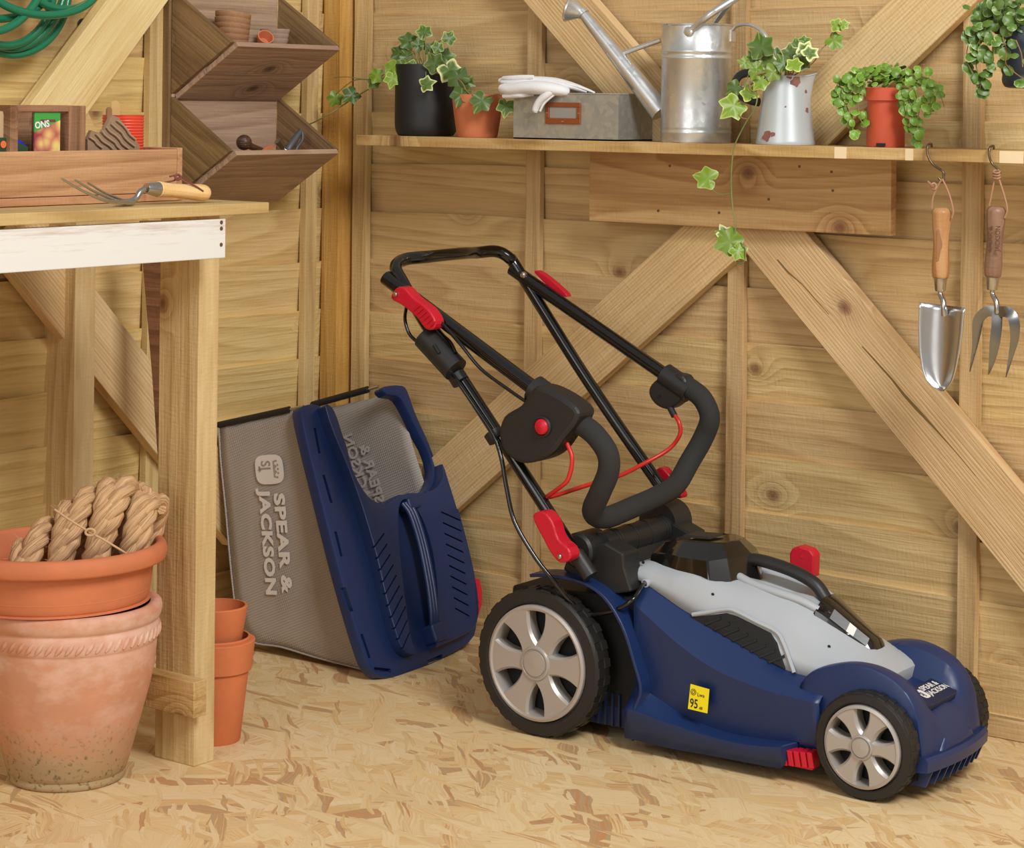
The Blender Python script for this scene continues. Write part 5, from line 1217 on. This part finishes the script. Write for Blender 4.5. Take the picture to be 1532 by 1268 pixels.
# ---- black pot with ivy
b = base(637, -.076); R = rad(91, -.076, 637); H_ = P(637, 97, Y=-.076-R*.0).z-SH
t_ = thing('potted_ivy', 'variegated ivy in a matt black pot at the left end of the shelf', 'potted plant', b)
addpart(t_, 'pot', lathe([(p.x, p.z) for p in catmull([(r, 0, z) for r, z in ((0, 0), (R*.78, 0), (R*.92, .004), (R*.985, .014), (R, .03), (R, H_*.6), (R*.995, H_-.004), (R*.985, H_), (R*.95, H_), (R*.94, H_-.006))], 3)]+[(R*.92, H_-.02), (0, H_-.02)], 56, cap=False), 'blackpot', smooth=50)
addpart(t_, 'soil', lathe([(0, H_-.014), (R*.93, H_-.015), (R*.92, H_-.02), (0, H_-.02)], 30), plain('soil', (58, 42, 32), .95, bumpn=.8, bs=300))
random.seed(11)
top = b+Vector((0, 0, H_-.012))
IVY1 = [(635, 49, 26, 'ivy', .4, -.05), (671, 58, 24, 'ivy', -.5, -.08), (612, 62, 30, 'ivy', 1.2, -.05), (598, 80, 28, 'ivy', 1.0, -.06), (601, 98, 24, 'ivy', 2.0, -.11), (564, 113, 26, 'ivyl', 1.6, -.12), (588, 100, 28, 'ivyl', 2.4, -.12), (502, 146, 26, 'ivyl', 2.7, -.10), (527, 141, 30, 'ivy', 2.2, -.10), (587, 117, 26, 'ivyl', 2.9, -.13), (651, 96, 34, 'ivyv', .6, -.12), (672, 105, 38, 'ivyv', -2.6, -.12), (685, 115, 36, 'ivy', -2.9, -.13), (637, 126, 26, 'ivyv', -1.2, -.14), (690, 141, 32, 'ivy', 2.8, -.14), (721, 150, 34, 'ivy', 2.6, -.15), (757, 158, 28, 'ivy', 3.0, -.14), (648, 75, 26, 'ivy', -.2, -.06), (609, 85, 22, 'ivy', .5, -.09), (626, 68, 24, 'ivy', -1.0, -.07), (665, 85, 28, 'ivy', -1.4, -.06), (697, 122, 24, 'ivy', -2.0, -.12), (655, 72, 20, 'ivy', .3, -.10), (618, 100, 24, 'ivy', 2.2, -.12), (560, 122, 22, 'ivyl', 2.5, -.11)]
for (u, v, s, k, roll, Y) in IVY1:
    p = px(u, v, Y); leaf(t_, k, p, s/850, -roll if False else roll, face=(camdir+Vector((random.uniform(-.35, .35), 0, random.uniform(0, .5)))))
    if u > 590 and u < 680: stem(t_, [top+Vector(((p.x-top.x)*.3, (p.y-top.y)*.2, 0)), (top+p)/2+Vector((0, -.0, .02)), p], .0009)
stem(t_, [top+Vector((-.02, -.02, 0)), px(600, 98, -.11), px(585, 108, -.12), px(560, 128, -.11), px(535, 143, -.10), px(512, 158, -.10), px(490, 172, -.12), px(462, 186, -.12), px(445, 186, -.12)], .0012)
stem(t_, [px(590, 103, -.12), px(560, 118, -.11), px(530, 120, -.10), px(503, 140, -.10)], .0009)
stem(t_, [px(540, 118, -.11), px(520, 115, -.11), px(500, 116, -.11)], .0007)
stem(t_, [top+Vector((.03, -.03, .0)), px(685, 118, -.13), px(700, 138, -.135), px(720, 146, -.14), px(745, 141, -.14), px(757, 152, -.14)], .0011, 'stemr')
leaf(t_, 'ivyl', px(437, 184, -.12), 28/830, .9, face=camdir+Vector((0, 0, .2)))
# ---- terracotta pot
b = base(714, -.098); Rt, Rb = rad(75, -.098, 714), rad(57, -.098, 714); H_ = P(714, 141, Y=-.098).z-SH
t_ = thing('terracotta_pot', 'small plain terracotta pot between the black pot and the metal box on the shelf', 'pot', b)
addpart(t_, 'pot_wall', lathe([(0, 0), (Rb, 0), (Rb+.002, .003), ((Rb+Rt)/2+.002, H_*.5), (Rt, H_-.012), (Rt, H_-.001), (Rt-.002, H_), (Rt-.005, H_-.001), (Rt-.006, H_-.015), (Rb-.002, .006), (0, .005)], 52, cap=False), 'terra', smooth=50)
# ---- galvanised box with label holder
YB = -.138; a = px(768, 204, YB); c_ = px(925, 204, YB); hz = px(850, 140, YB).z-SH
t_ = thing('metal_box', 'galvanised metal box with copper label holder on the shelf under white gloves', 'box', ((a.x+c_.x)/2, YB+.055, SH))
x0b, x1b = a.x-(a.x+c_.x)/2, c_.x-(a.x+c_.x)/2; th = .0022
addpart(t_, 'box_wall', join(box(x0b, x1b, -.055, -.055+th, 0, hz), box(x0b, x1b, .055-th, .055, 0, hz), box(x0b, x0b+th, -.055+th, .055-th, 0, hz), box(x1b-th, x1b, -.055+th, .055-th, 0, hz), box(x0b, x1b, -.055, .055, 0, th)), 'galvbox', smooth=0)
addpart(t_, 'hem', tube([(x0b, -.055, hz), (x1b, -.055, hz), (x1b, .055, hz)], .0013, 8), 'galvbox', smooth=60)
def bl(u, v, Y=YB-.0005): return px(u, v, Y)-ROOT[t_.name].translation
h0, h1 = bl(817, 153), bl(869, 186)
def fr(x0, x1, z0, z1, w, y, d, name, mt):
    addpart(t_, name, join(box(x0, x1, y-d, y, z1-w, z1), box(x0, x1, y-d, y, z0, z0+w*1.3), box(x0, x0+w, y-d, y, z0+w*1.3, z1-w), box(x1-w, x1, y-d, y, z0+w*1.3, z1-w)), mt, smooth=0, bevel=.0006)
fr(h0.x, h1.x, h1.z, h0.z, .0075, -.055, .003, 'label_frame', 'copper')
addpart(t_, 'label_card', box(h0.x+.008, h1.x-.008, -.0562, -.0551, h1.z+.009, h0.z-.0075), plain('faded_card', (146, 142, 134), .6), smooth=0)
for x, z in ((h0.x+.0035, (h0.z+h1.z)/2), (h1.x-.0035, (h0.z+h1.z)/2), ((h0.x+h1.x)/2, h1.z+.004)):
    addpart(t_, 'rivet', tr(lathe([(.0016, 0), (.0014, -.0012), (0, -.0014)], 10, 'y'), Matrix.Translation((x, -.058, z))), 'steel')
# ---- gloves draped over the box
gl = thing('glove', 'white cotton work gloves draped flat over the front of the metal box', 'gloves', px(820, 140, -.11)); q0 = ROOT[gl.name].translation
def gp_(u, v, Y): return px(u, v, Y)-q0
def blob(name, pts, rad_, flat=.5, n=14):
    return addpart(gl, name, tube(catmull([gp_(*p) for p in pts], 6), rad_, n, flat=flat), 'cloth', smooth=70)
blob('palm', [(752, 132, -.150), (766, 134, -.152), (790, 131, -.152), (815, 132, -.150), (838, 135, -.14), (850, 138, -.13)], lambda s: .0040+.0125*sin(pi*min(1, .12+s*.8))**.6, .70)
blob('palm', [(752, 121, -.128), (775, 120, -.130), (800, 121, -.128), (830, 123, -.124), (856, 129, -.118), (880, 137, -.11)], lambda s: .0035+.0125*sin(pi*min(1, .15+s*.78))**.6, .50)
for k, (v0, v1) in enumerate(((116, 117), (122, 124), (129, 131), (136, 138), (143, 143))):
    blob('finger', [(751+2*(k in (0, 4)), v0+1, -.140-.004*k), (765, v1, -.144-.003*k), (782, v1-1, -.144-.003*k), (798, v1-2, -.142)], lambda s: .0022+.0028*sin(pi*min(1, .16+s*.7)), .95, 12)
blob('thumb', [(828, 134, -.147), (819, 141, -.153), (808, 151, -.1545), (802, 161, -.1545), (801, 168, -.1545)], lambda s: .0105*(1-.3*s)*(1 if s < .95 else .7), .75)
blob('thumb_edge', [(840, 134, -.140), (826, 144, -.150), (814, 155, -.1535), (808, 166, -.1545)], lambda s: .0035, .6)
blob('cuff', [(838, 124, -.128), (860, 128, -.122), (878, 134, -.115), (890, 139, -.108)], lambda s: .0085-.0045*s, .45)
blob('seam', [(768, 116, -.132), (800, 118, -.138), (835, 122, -.135), (865, 129, -.125)], .0012, 1., 8)
# ---- watering can
YC_ = -.088; b = base(1041, YC_); R = rad(112, YC_, 1041); H_ = px(1041, 37, YC_).z-SH
wc = thing('watering_can', 'tall shiny galvanised watering can with long spout in the middle of the shelf', 'watering can', b); q0 = b
prf = [(0, .0), (R*.99, 0), (R*1.0, .003), (R, .013), (R*1.012, .015), (R*1.012, .017), (R, .019), (R, .022), (R*1.008, .024), (R, .026)]
hz1 = H_*.70
prf += [(R, hz1), (R*1.018, hz1+.0015), (R*1.018, hz1+.004), (R, hz1+.0055), (R, hz1+.010), (R*1.018, hz1+.0115), (R*1.018, hz1+.014), (R, hz1+.0155), (R, H_-.003), (R*1.02, H_-.002), (R*1.025, H_), (R*1.0, H_+.001), (R*.975, H_-.002), (R*.975, .004), (0, .004)]
addpart(wc, 'can_body', lathe(prf, 72, cap=False), 'galv', smooth=40)
def wp(u, v, Y=YC_): return px(u, v, Y)-q0
sp0, sp1 = wp(990, 168, YC_-.01), wp(872, 20, YC_-.03)
addpart(wc, 'spout', tube([sp0, sp0.lerp(sp1, .33), sp0.lerp(sp1, .66), sp1], lambda s: .0190-.0105*s, 22), 'galv', smooth=60)
dsp = (sp1-sp0).normalized(); c0_ = sp1
rz_ = [(.0085, 0), (.0095, .004), (.0085, .008)]
def alongm(o, d):
    z = d.normalized(); x = z.orthogonal().normalized(); y = z.cross(x); return Matrix(((x.x, y.x, z.x, o.x), (x.y, y.y, z.y, o.y), (x.z, y.z, z.z, o.z), (0, 0, 0, 1)))
addpart(wc, 'spout_collar', lathe([(.0088, -.004), (.0108, -.003), (.0108, .004), (.0088, .005)], 24, cap=False), 'galv', m=alongm(sp1, dsp), smooth=50)
addpart(wc, 'rose', lathe([(.008, 0), (.010, .004), (.022, .022), (.0235, .023), (.0235, .026), (.021, .028), (0, .030)], 32, cap=False), 'galv', m=alongm(sp1, (dsp+Vector((-.55, -.35, -.28)))), smooth=40)
addpart(wc, 'brace', tube([wp(931, 80, YC_-.018), wp(988, 60, YC_-.005)], .0042, 12), 'galv', smooth=60)
# top bail handle
hb_ = [wp(1031, 46, YC_-R*.98), wp(1040, 40, YC_-R*.94), wp(1062, 22, YC_-.055), wp(1090, 4, YC_-.035), wp(1112, -10, YC_-.012), wp(1112, -16, YC_+.01), wp(1096, 0, YC_+.03), wp(1078, 22, YC_+.045), wp(1068, 36, YC_+R*.9)]
addpart(wc, 'top_handle', tube(catmull(hb_, 7), lambda s: .0062-.0025*(abs(s-.5)*2)**3, 14), 'galv', smooth=60)
a = wp(1030, 47, YC_-R*.99); addpart(wc, 'handle_lug', tr(lathe([(0, .004), (.008, .004), (.008, -.001), (.006, -.002), (0, -.002)], 20, 'y'), Matrix.Translation(a)), 'galv')
rh_ = [wp(1096, 45, YC_-.01), wp(1104, 38, YC_-.01), wp(1122, 37, YC_-.012), wp(1140, 46, YC_-.014), wp(1149, 62, YC_-.016), wp(1150, 82, YC_-.018), wp(1142, 104, YC_-.018), wp(1126, 122, YC_-.016), wp(1110, 132, YC_-.012), wp(1097, 136, YC_-.008)]
addpart(wc, 'back_handle', tube(catmull(rh_, 6), .0048, 14, flat=.6), 'galv', smooth=60)
addpart(wc, 'handle_bracket', tr(box(-.002, .002, -.008, .008, -.016, .004), Matrix.Translation(wp(1096, 48, YC_-.01))), 'galv', smooth=0, bevel=.001)
# ---- enamel jug with ivy
YJ = -.098; b = base(1175, YJ); Rb, Rt = rad(97, YJ, 1175), rad(68, YJ, 1175); H_ = px(1175, 114, YJ).z-SH
jg = thing('enamel_jug', 'worn pale enamel jug planted with trailing variegated ivy on the shelf', 'jug', b); q0 = b
n = 60; rows = []
for (r, z) in ((0, 0), (Rb*.98, 0), (Rb, .002), (Rb*.985, .006), (Rb*.90, H_*.35), (Rb*.80, H_*.65), (Rt*1.02, H_*.9), (Rt, H_*.97), (Rt, H_), (Rt*.95, H_), (Rt*.93, H_*.9), (Rb*.6, .01), (0, .01)):
    row = []
    for k in range(n):
        a = 2*pi*k/n; s = max(0, cos(a-.05))**14*max(0, (z/H_-.55)/.45)**1.6 if r > .01 else 0
        row.append(((r+s*.016)*cos(a), (r+s*.016)*sin(a)*(1-.25*s), z+s*.005))
    rows.append(row)
mj = Matrix.Rotation(TH, 4, 'Z')
addpart(jg, 'jug_body', grid(rows, closed=True), 'enamel', m=mj, smooth=50)
addpart(jg, 'rim_bead', tube([mj @ Vector(p) for p in rows[8]], .0011, 6, closed=True), 'enamel', smooth=60)
def jp(u, v, Y=YJ): return px(u, v, Y)-q0
addpart(jg, 'jug_handle', tube(catmull([jp(1146, 122), jp(1126, 110), jp(1108, 112), jp(1100, 126), jp(1108, 142), jp(1122, 150), jp(1136, 153)], 6), .0045, 12, flat=1.5), plain('dark_enamel', (52, 56, 62), .4, .3), smooth=60)
for (u, v, r) in ((1188, 122, .0085), (1178, 114, .005), (1207, 165, .0042), (1141, 203, .0085), (1150, 200, .004), (1206, 137, .003)):
    w_ = jp(u, v); rr = interp([(0, Rb), (H_*.35, Rb*.9), (H_*.65, Rb*.8), (H_, Rt)], w_.z); lx = (w_.x*cT+w_.y*sT); fr_ = sqrt(max(0, rr*rr-lx*lx))
    c_ = Vector((lx*cT+fr_*sT, lx*sT-fr_*cT, w_.z)); nn = Vector((c_.x, c_.y, .15*rr)).normalized()
    poly = []
    for k in range(14):
        a = 2*pi*k/14; poly.append((r*cos(a)*(1+.25*sin(a*3+u)), r*.9*sin(a)*(1+.22*cos(a*4+v)), 0))
    mobj('rust_patch', prism(poly, (0, 0, .0007)), M['jugrust'], jg, m=alongm(c_-nn*.0002, nn), smooth=0)
top = b+Vector((0, 0, H_-.006)); addpart(jg, 'soil', lathe([(0, H_-.008), (Rt*.94, H_-.008), (Rt*.9, H_-.012), (0, H_-.012)], 24), plain('soil_dark', (56, 42, 32), .95))
IV2 = [(1139, 72, 38, 'ivy', .3, -.13), (1115, 94, 18, 'ivyl', 1.2, -.14), (1131, 104, 22, 'ivyl', .9, -.15), (1150, 94, 28, 'ivyv', .8, -.12), (1157, 108, 26, 'ivyl', 1.6, -.15), (1122, 140, 26, 'ivyl', .4, -.16), (1098, 158, 38, 'ivyl', 2.3, -.17), (1100, 131, 24, 'ivy', 2.2, -.16), (1182, 81, 26, 'ivyv', .1, -.10), (1204, 77, 26, 'ivyv', -.5, -.11), (1161, 84, 26, 'ivyv', .9, -.10), (1203, 62, 18, 'ivy', -1.0, -.08), (1247, 60, 26, 'ivyl', -2.2, -.10), (1251, 38, 20, 'ivyl', -1.4, -.10), (1262, 37, 14, 'ivyl', -1.2, -.10), (1200, 92, 28, 'ivyv', -1.2, -.12), (1211, 80, 24, 'ivyv', -.9, -.13), (1139, 122, 24, 'ivyl', 2.4, -.16), (1172, 96, 26, 'ivy', .4, -.14), (1188, 98, 24, 'ivyl', -.2, -.14), (1192, 70, 22, 'ivy', .2, -.09), (1148, 78, 22, 'ivy', 1.1, -.11), (1128, 86, 22, 'ivy', 1.8, -.13), (1130, 110, 18, 'ivyl', 2.6, -.165), (1059, 267, 34, 'ivyl', 1.3, -.16), (1092, 362, 40, 'ivyl', .9, -.165), (1086, 352, 26, 'ivyv', .4, -.16), (1104, 375, 26, 'ivyl', -2.4, -.165)]
for (u, v, s, k, roll, Y) in IV2:
    p = px(u, v, Y); leaf(jg, k, p, s/850, roll, face=camdir+Vector((random.uniform(-.35, .35), 0, random.uniform(0, .5))))
    if v < 100 and u < 1240: stem(jg, [top+Vector(((p.x-top.x)*.25, -.01, 0)), (top+p)/2+Vector((0, 0, .012)), p], .0009)
stem(jg, [top, px(1215, 95, -.12), px(1228, 75, -.11), px(1240, 62, -.10), px(1250, 42, -.10)], .001, 'stemr')
stem(jg, [top+Vector((-.02, -.02, 0)), px(1145, 108, -.16), px(1125, 118, -.165), px(1122, 132, -.168), px(1133, 140, -.165)], .0011, 'stemr')
stem(jg, [px(1120, 112, -.165), px(1115, 128, -.168), px(1122, 138, -.17), px(1132, 142, -.168), px(1130, 160, -.168), px(1115, 185, -.165), px(1100, 215, -.160), px(1096, 235, -.158), px(1094, 270, -.158), px(1096, 310, -.158), px(1101, 335, -.160), px(1096, 365, -.160), px(1102, 390, -.160), px(1113, 392, -.160), px(1115, 372, -.160), px(1108, 362, -.160)], .0011)
stem(jg, [px(1094, 289, -.158), px(1078, 291, -.16), px(1067, 284, -.16), px(1063, 273, -.16)], .0009); stem(jg, [px(1118, 178, -.166), px(1110, 176, -.168), px(1100, 168, -.17)], .0009, 'stemr')
# ---- red plastic pot of small round leaved plant
YR_ = -.090; b = base(1325, YR_); Rt, Rb = rad(76, YR_, 1325), rad(62, YR_, 1325); H_ = px(1325, 131, YR_).z-SH
rpn = thing('potted_creeper', 'bushy small round leaved creeper in a red plastic pot on the shelf', 'potted plant', b)
addpart(rpn, 'pot', lathe([(0, 0), (Rb, 0), (Rb+.001, .004), (Rt-.006, H_-.022), (Rt-.0055, H_-.020), (Rt-.001, H_-.0195), (Rt, H_-.001), (Rt-.001, H_), (Rt-.003, H_-.001), (Rt-.006, H_-.02), (Rb-.003, .004), (0, .004)], 52, cap=False), 'redpot', smooth=40)
c_ = Vector((-sT*0+sT, -cT, 0)); pp = camdir*(Rb+.0006)+Vector((cT, sT, 0))*(-.012); pp.z = .004
addpart(rpn, 'drain_slot', tr(box(-.0005, .0005, -.007, .007, -.003, .002), Matrix.Translation(pp*.995) @ Matrix.Rotation(atan2(pp.y, pp.x), 4, 'Z')), 'void', smooth=0)
random.seed(5)
top = b+Vector((0, 0, H_)); rt_ = Vector((cT, sT, 0)); dn = Vector((-sT, cT, 0))
cnt = 0
for k in range(150):   # mound over the rim
    a = random.uniform(0, 2*pi); r = sqrt(random.random())*.052; h = .032*(1-(r/.06)**2)*random.uniform(.3, 1.1)+.002
    p = top+rt_*(r*cos(a)*1.25)+dn*(r*sin(a)*.8)+Vector((0, 0, h)); leaf(rpn, 'succ', p, random.uniform(.010, .016), random.uniform(0, 6.3), face=Vector((random.uniform(-.6, .6), random.uniform(-1, .2), random.uniform(.3, 1.2)))); cnt += 1
def trail(root, kind, pts, nl, s0, s1, Y, mt='stem', jit=5, r=.0008):
    w = catmull([px(u, v, Y) for u, v in pts], 6); stem(root, w[::3]+[w[-1]], r, mt)
    for i in range(nl):
        q = w[int((i+.5)/nl*(len(w)-1))]+Vector((random.gauss(0, jit/1000*.9), random.gauss(0, .004), random.gauss(0, jit/1000*.8))); leaf(root, kind, q, random.uniform(s0, s1), random.uniform(0, 6.3))
for pts, nl in ((((1288, 124), (1270, 126), (1258, 140), (1256, 160), (1264, 180)), 16), (((1292, 128), (1272, 140), (1264, 158), (1274, 176), (1276, 196), (1277, 208)), 13), (((1290, 125), (1284, 150), (1286, 175), (1294, 190)), 8), (((1285, 118), (1262, 118), (1252, 128), (1250, 145)), 9),
    (((1358, 124), (1372, 140), (1376, 160), (1372, 185), (1378, 205), (1377, 218)), 20), (((1360, 118), (1385, 130), (1392, 150), (1388, 172)), 16), (((1360, 112), (1390, 118), (1404, 136), (1412, 158)), 11), (((1350, 130), (1352, 150), (1354, 165), (1350, 180)), 11), (((1355, 135), (1362, 155), (1364, 180), (1366, 200)), 12), (((1290, 112), (1278, 106), (1268, 112)), 6)):
    trail(rpn, 'succ', pts, nl, .011, .017, -.125)
# ---- hanging pot at the right edge
YH = -.16; c_ = px(1540, 95, YH); R = rad(110, YH, 1540)
hp2 = thing('hanging_planter', 'dark blue black hanging planter with trailing small leaved plant at the top right', 'hanging planter', (c_.x, YH, px(1540, 132, YH).z)); q0 = ROOT[hp2.name].translation
H_ = px(1540, 45, YH).z-q0.z
addpart(hp2, 'pot', lathe([(p.x, p.z) for p in catmull([(r, 0, z) for r, z in ((0, 0), (R*.62, 0), (R*.8, .004), (R*.86, .012), (R*.84, .02), (R*.88, .024), (R*.95, H_*.6), (R, H_), (R*.96, H_), (R*.92, H_*.9))], 2)]+[(0, H_*.88)], 48, cap=False), plain('navy_black_plastic', (40, 48, 60), .35), smooth=45)
for a in (0, 2.1, 4.2): addpart(hp2, 'hanger_wire', tube([Vector((R*.95*cos(a), R*.95*sin(a), H_-.004)), Vector((0, 0, H_+.30))], .0012, 6), 'stemr')
addpart(hp2, 'hook', tube([Vector((0, 0, H_+.295)), Vector((0, .0, H_+.33)), Vector((0, .157, H_+.34)), Vector((0, .16, H_+.30))], .0025, 8), 'steel')
random.seed(9)
for k in range(120):
    u, v = random.gauss(1500, 26), random.gauss(22, 22)
    if v > 62 or u < 1440 or u > 1590: continue
    leaf(hp2, 'pilea', px(u, v, YH-random.uniform(.0, .07)), random.uniform(.011, .019), random.uniform(0, 6.3))
for pts, nl in ((((1478, 30), (1462, 45), (1450, 55), (1444, 52)), 7), (((1476, 40), (1466, 60), (1458, 80), (1462, 105), (1468, 125), (1474, 134)), 15), (((1482, 45), (1488, 65), (1484, 90), (1470, 120), (1466, 134)), 12), (((1470, 35), (1452, 58), (1446, 88), (1456, 110)), 8), (((1500, 55), (1506, 75), (1505, 95), (1520, 110), (1532, 118)), 5), (((1478, 30), (1466, 62), (1472, 80), (1480, 95)), 9), (((1520, 60), (1528, 80), (1530, 100)), 3)):
    trail(hp2, 'pilea', pts, nl, .012, .019, YH-.065, 'stemr' if nl < 9 else 'stem', jit=6)
# ---- hand tools hanging from S hooks on the shelf edge
YT = -.152
def hook(pts, lab):
    t_ = thing('s_hook', lab, 'hook', px(*pts[0])); q = ROOT[t_.name].translation
    addpart(t_, 'hook_wire', tube(catmull([px(u, v, y)-q for u, v, y in pts], 7), .0018, 8), 'darkwire', smooth=60); return t_
M['darkwire'] = plain('tarnished_wire', (110, 96, 80), .35, .9); M['oak'] = wood('oiled_handle', (208, 166, 112), (188, 140, 86), (148, 100, 56), ring=5, knots=0, rough=.4, wscale=2.5); M['walnut'] = wood('brown_handle', (166, 134, 108), (144, 110, 84), (104, 76, 56), ring=5, knots=0, rough=.45, wscale=2.5)
M['thong2'] = plain('pale_leather_thong', (170, 128, 98), .6)
hook([(1394, 219, -.120), (1393, 215, -.140), (1388, 218, -.150), (1388, 232, -.153), (1396, 246, YT), (1410, 256, YT), (1412, 264, YT), (1410, 272, YT-.002), (1404, 266, YT-.004)], 'bent wire hook over the shelf edge holding the trowel')
hook([(1487, 222, -.120), (1486, 218, -.140), (1481, 221, -.150), (1480, 232, -.153), (1484, 244, YT), (1494, 254, YT), (1496, 260, YT), (1492, 265, YT-.002), (1486, 258, YT-.004)], 'bent wire hook over the shelf edge holding the three pronged fork')
def htool(name, lab, cat, u0, v0, u1, v1, mat, wpx):
    a = px(u0, v0, YT-.004); t_ = thing(name, lab, cat, a); b_ = px(u1, v1, YT-.004)-a; L = b_.length; k = L/.107
    pr = [(0, 0), (.0090, .001), (.0134, .006), (.0138, .012), (.0128, .030), (.0116, .045), (.0114, .060), (.0124, .080), (.0126, .094), (.0108, .106), (0, .107)]
    pr = [(r*wpx, z*k) for r, z in pr]; mm = basis(Vector((0, 0, 0)), b_, Vector((cT, sT, 0)))
    addpart(t_, 'handle', lathe([(p.x, p.z) for p in catmull([(r, 0, z) for r, z in pr], 3)], 28, 'x', cap=False), mat, m=mm, smooth=60)
    addpart(t_, 'ferrule', lathe([(.0098*wpx, L-.004), (.0098*wpx, L-.001), (.0078*wpx, L+.017), (.0070*wpx, L+.018), (0, L+.018)], 28, 'x', cap=False), 'steel', m=mm, smooth=40)
    return t_, mm, L
FWD = camdir
tw_, mm, L = htool('hand_trowel', 'hanging hand trowel with polished blade and light wooden handle', 'trowel', 1409, 310, 1407, 417, 'oak', 1.0); q0 = ROOT[tw_.name].translation
addpart(tw_, 'scuffed_mark', tr(box(.032, .078, -.0042, .0042, -.0001, .0001), Matrix.Identity(4)), plain('worn_stamp', (150, 104, 66), .7), m=mm @ Matrix.Translation((0, 0, 0)) @ Matrix.Rotation(0, 4, 'X') @ Matrix.Translation((0, -.004, .0112)), smooth=0)
def tp(u, v, d=.0): return px(u, v, YT-.004-d)-q0
addpart(tw_, 'neck', tube(catmull([tp(1408, 432), tp(1407, 440), tp(1411, 450, .004), tp(1412, 460, .006), tp(1413, 472, .004)], 5), lambda s: .0036+.0012*s, 12), 'steel', smooth=60)
for pts in (((1394, 312), (1396, 295), (1404, 276), (1410, 268)), ((1410, 268), (1420, 290), (1426, 315), (1424, 326))): addpart(tw_, 'thong', tube(catmull([tp(*p, .003) for p in pts], 5), .0014, 8), 'thong2')
addpart(tw_, 'knot', tube(catmull([tp(1397+4*cos(a), 279+5*sin(a), .003+.002*sin(2*a)) for a in (0, 1.2, 2.5, 3.8, 5)], 4, closed=True), .0018, 8, closed=True), 'thong2'); addpart(tw_, 'thong_end', tube([tp(1397, 279, .003), tp(1388, 271, .003)], .0013, 6), 'thong2')
rows = []
for i in range(17):
    s = i/16; v = 456+129*s; c_u = 1410-1.5*s
    hl = interp([(0, 35), (.3, 36), (.55, 34.5), (.75, 30), (.88, 23), (.96, 13), (1, 3)], s); hr = interp([(0, 33.5), (.3, 31), (.55, 27), (.75, 22), (.88, 17), (.96, 10), (1, 3)], s); row = []
    for j in range(13):
        t = j/12*2-1; u = c_u+(t*hr if t > 0 else t*hl); dep = .016*(t*t)*(1-.35*s)-.004+.012*s*.3
        row.append(tp(u+(1 if i == 0 else 0), v+(4*t if i == 0 else 4*t*(1-s)), dep))
    rows.append(row)
M['tinesteel'] = plain('dull_tine_steel', (138, 138, 136), .32, 1., var=.12, vs=40)
M['blade'] = plain('polished_blade', (206, 206, 206), .26, 1., var=.05, vs=18)
addpart(tw_, 'blade', grid(rows), 'blade', smooth=60, solid=.0012)
fk, mm, L = htool('weeding_fork', 'hanging three pronged hand fork with darker brown wooden handle', 'hand fork', 1491, 308, 1485, 415, 'walnut', 1.0); q0 = ROOT[fk.name].translation
addpart(fk, 'neck', tube(catmull([tp(1485, 432), tp(1485, 440), tp(1490, 450, .004), tp(1492, 460, .005), tp(1492, 468, .004)], 5), lambda s: .0034+.0012*s, 12), 'steel', smooth=60)
for pts in (((1480, 308), (1484, 288), (1488, 268), (1491, 258)), ((1491, 258), (1500, 284), (1507, 312), (1503, 326))): addpart(fk, 'thong', tube(catmull([tp(*p, .003) for p in pts], 5), .0014, 8), 'thong2')
for k in range(3): addpart(fk, 'knot', tube(catmull([tp(1491+5*cos(a), 257+k*4+2*sin(a), .003+.004*sin(a)) for a in (0, 1.2, 2.5, 3.8, 5)], 4, closed=True), .0016, 8, closed=True), 'thong2')
# engraved lettering reading upwards on the handle
brand = plain('burnt_stamp', (84, 50, 34), .7)
for txt, u, sz in (('JACKSON', 1495, .0092), ('SPEAR &', 1483, .0076)):
    A = px(u, 376, YT-.004-.0140)-q0; B = px(u+1.5, 338, YT-.004-.0140)-q0; mt = basis(A, B-A, -Vector((cT, sT, 0)))
    qq = text('lettering', txt, sz, brand, fk, mt, offset=.0001); wd_ = max(v.co.x for v in qq.data.vertices); qq.matrix_local = mt @ Matrix.Diagonal(((B-A).length/wd_, 1, 1, 1))
for pts, w0, w1 in ((((1492, 466), (1476, 466), (1464, 478), (1461, 498), (1458, 520), (1451, 556)), .0125, .001), (((1492, 466), (1491, 490), (1488, 515), (1484, 540), (1479, 560)), .0125, .001), (((1492, 466), (1508, 467), (1517, 480), (1518, 505), (1513, 530), (1505, 564)), .0125, .001)):
    c_ = catmull([tp(u, v, .004+.004*sin(i)) for i, (u, v) in enumerate(pts)], 6); n = len(c_); rr = Vector((cT, sT, 0)); rows = []
    for i, p in enumerate(c_):
        t = (c_[min(n-1, i+1)]-c_[max(0, i-1)]).normalized(); sd = t.cross(camdir).normalized(); w = w0*.62*(1-.9*max(0, (i/(n-1)-.45)/.55)**1.3)
        rows.append([p+sd*w, p+camdir*.0012, p-sd*w, p-camdir*.0014])
    v, f = grid(rows, closed=True); addpart(fk, 'prong', (v, f+[(0, 1, 2, 3), (len(v)-4, len(v)-1, len(v)-2, len(v)-3)]), 'tinesteel', smooth=40)
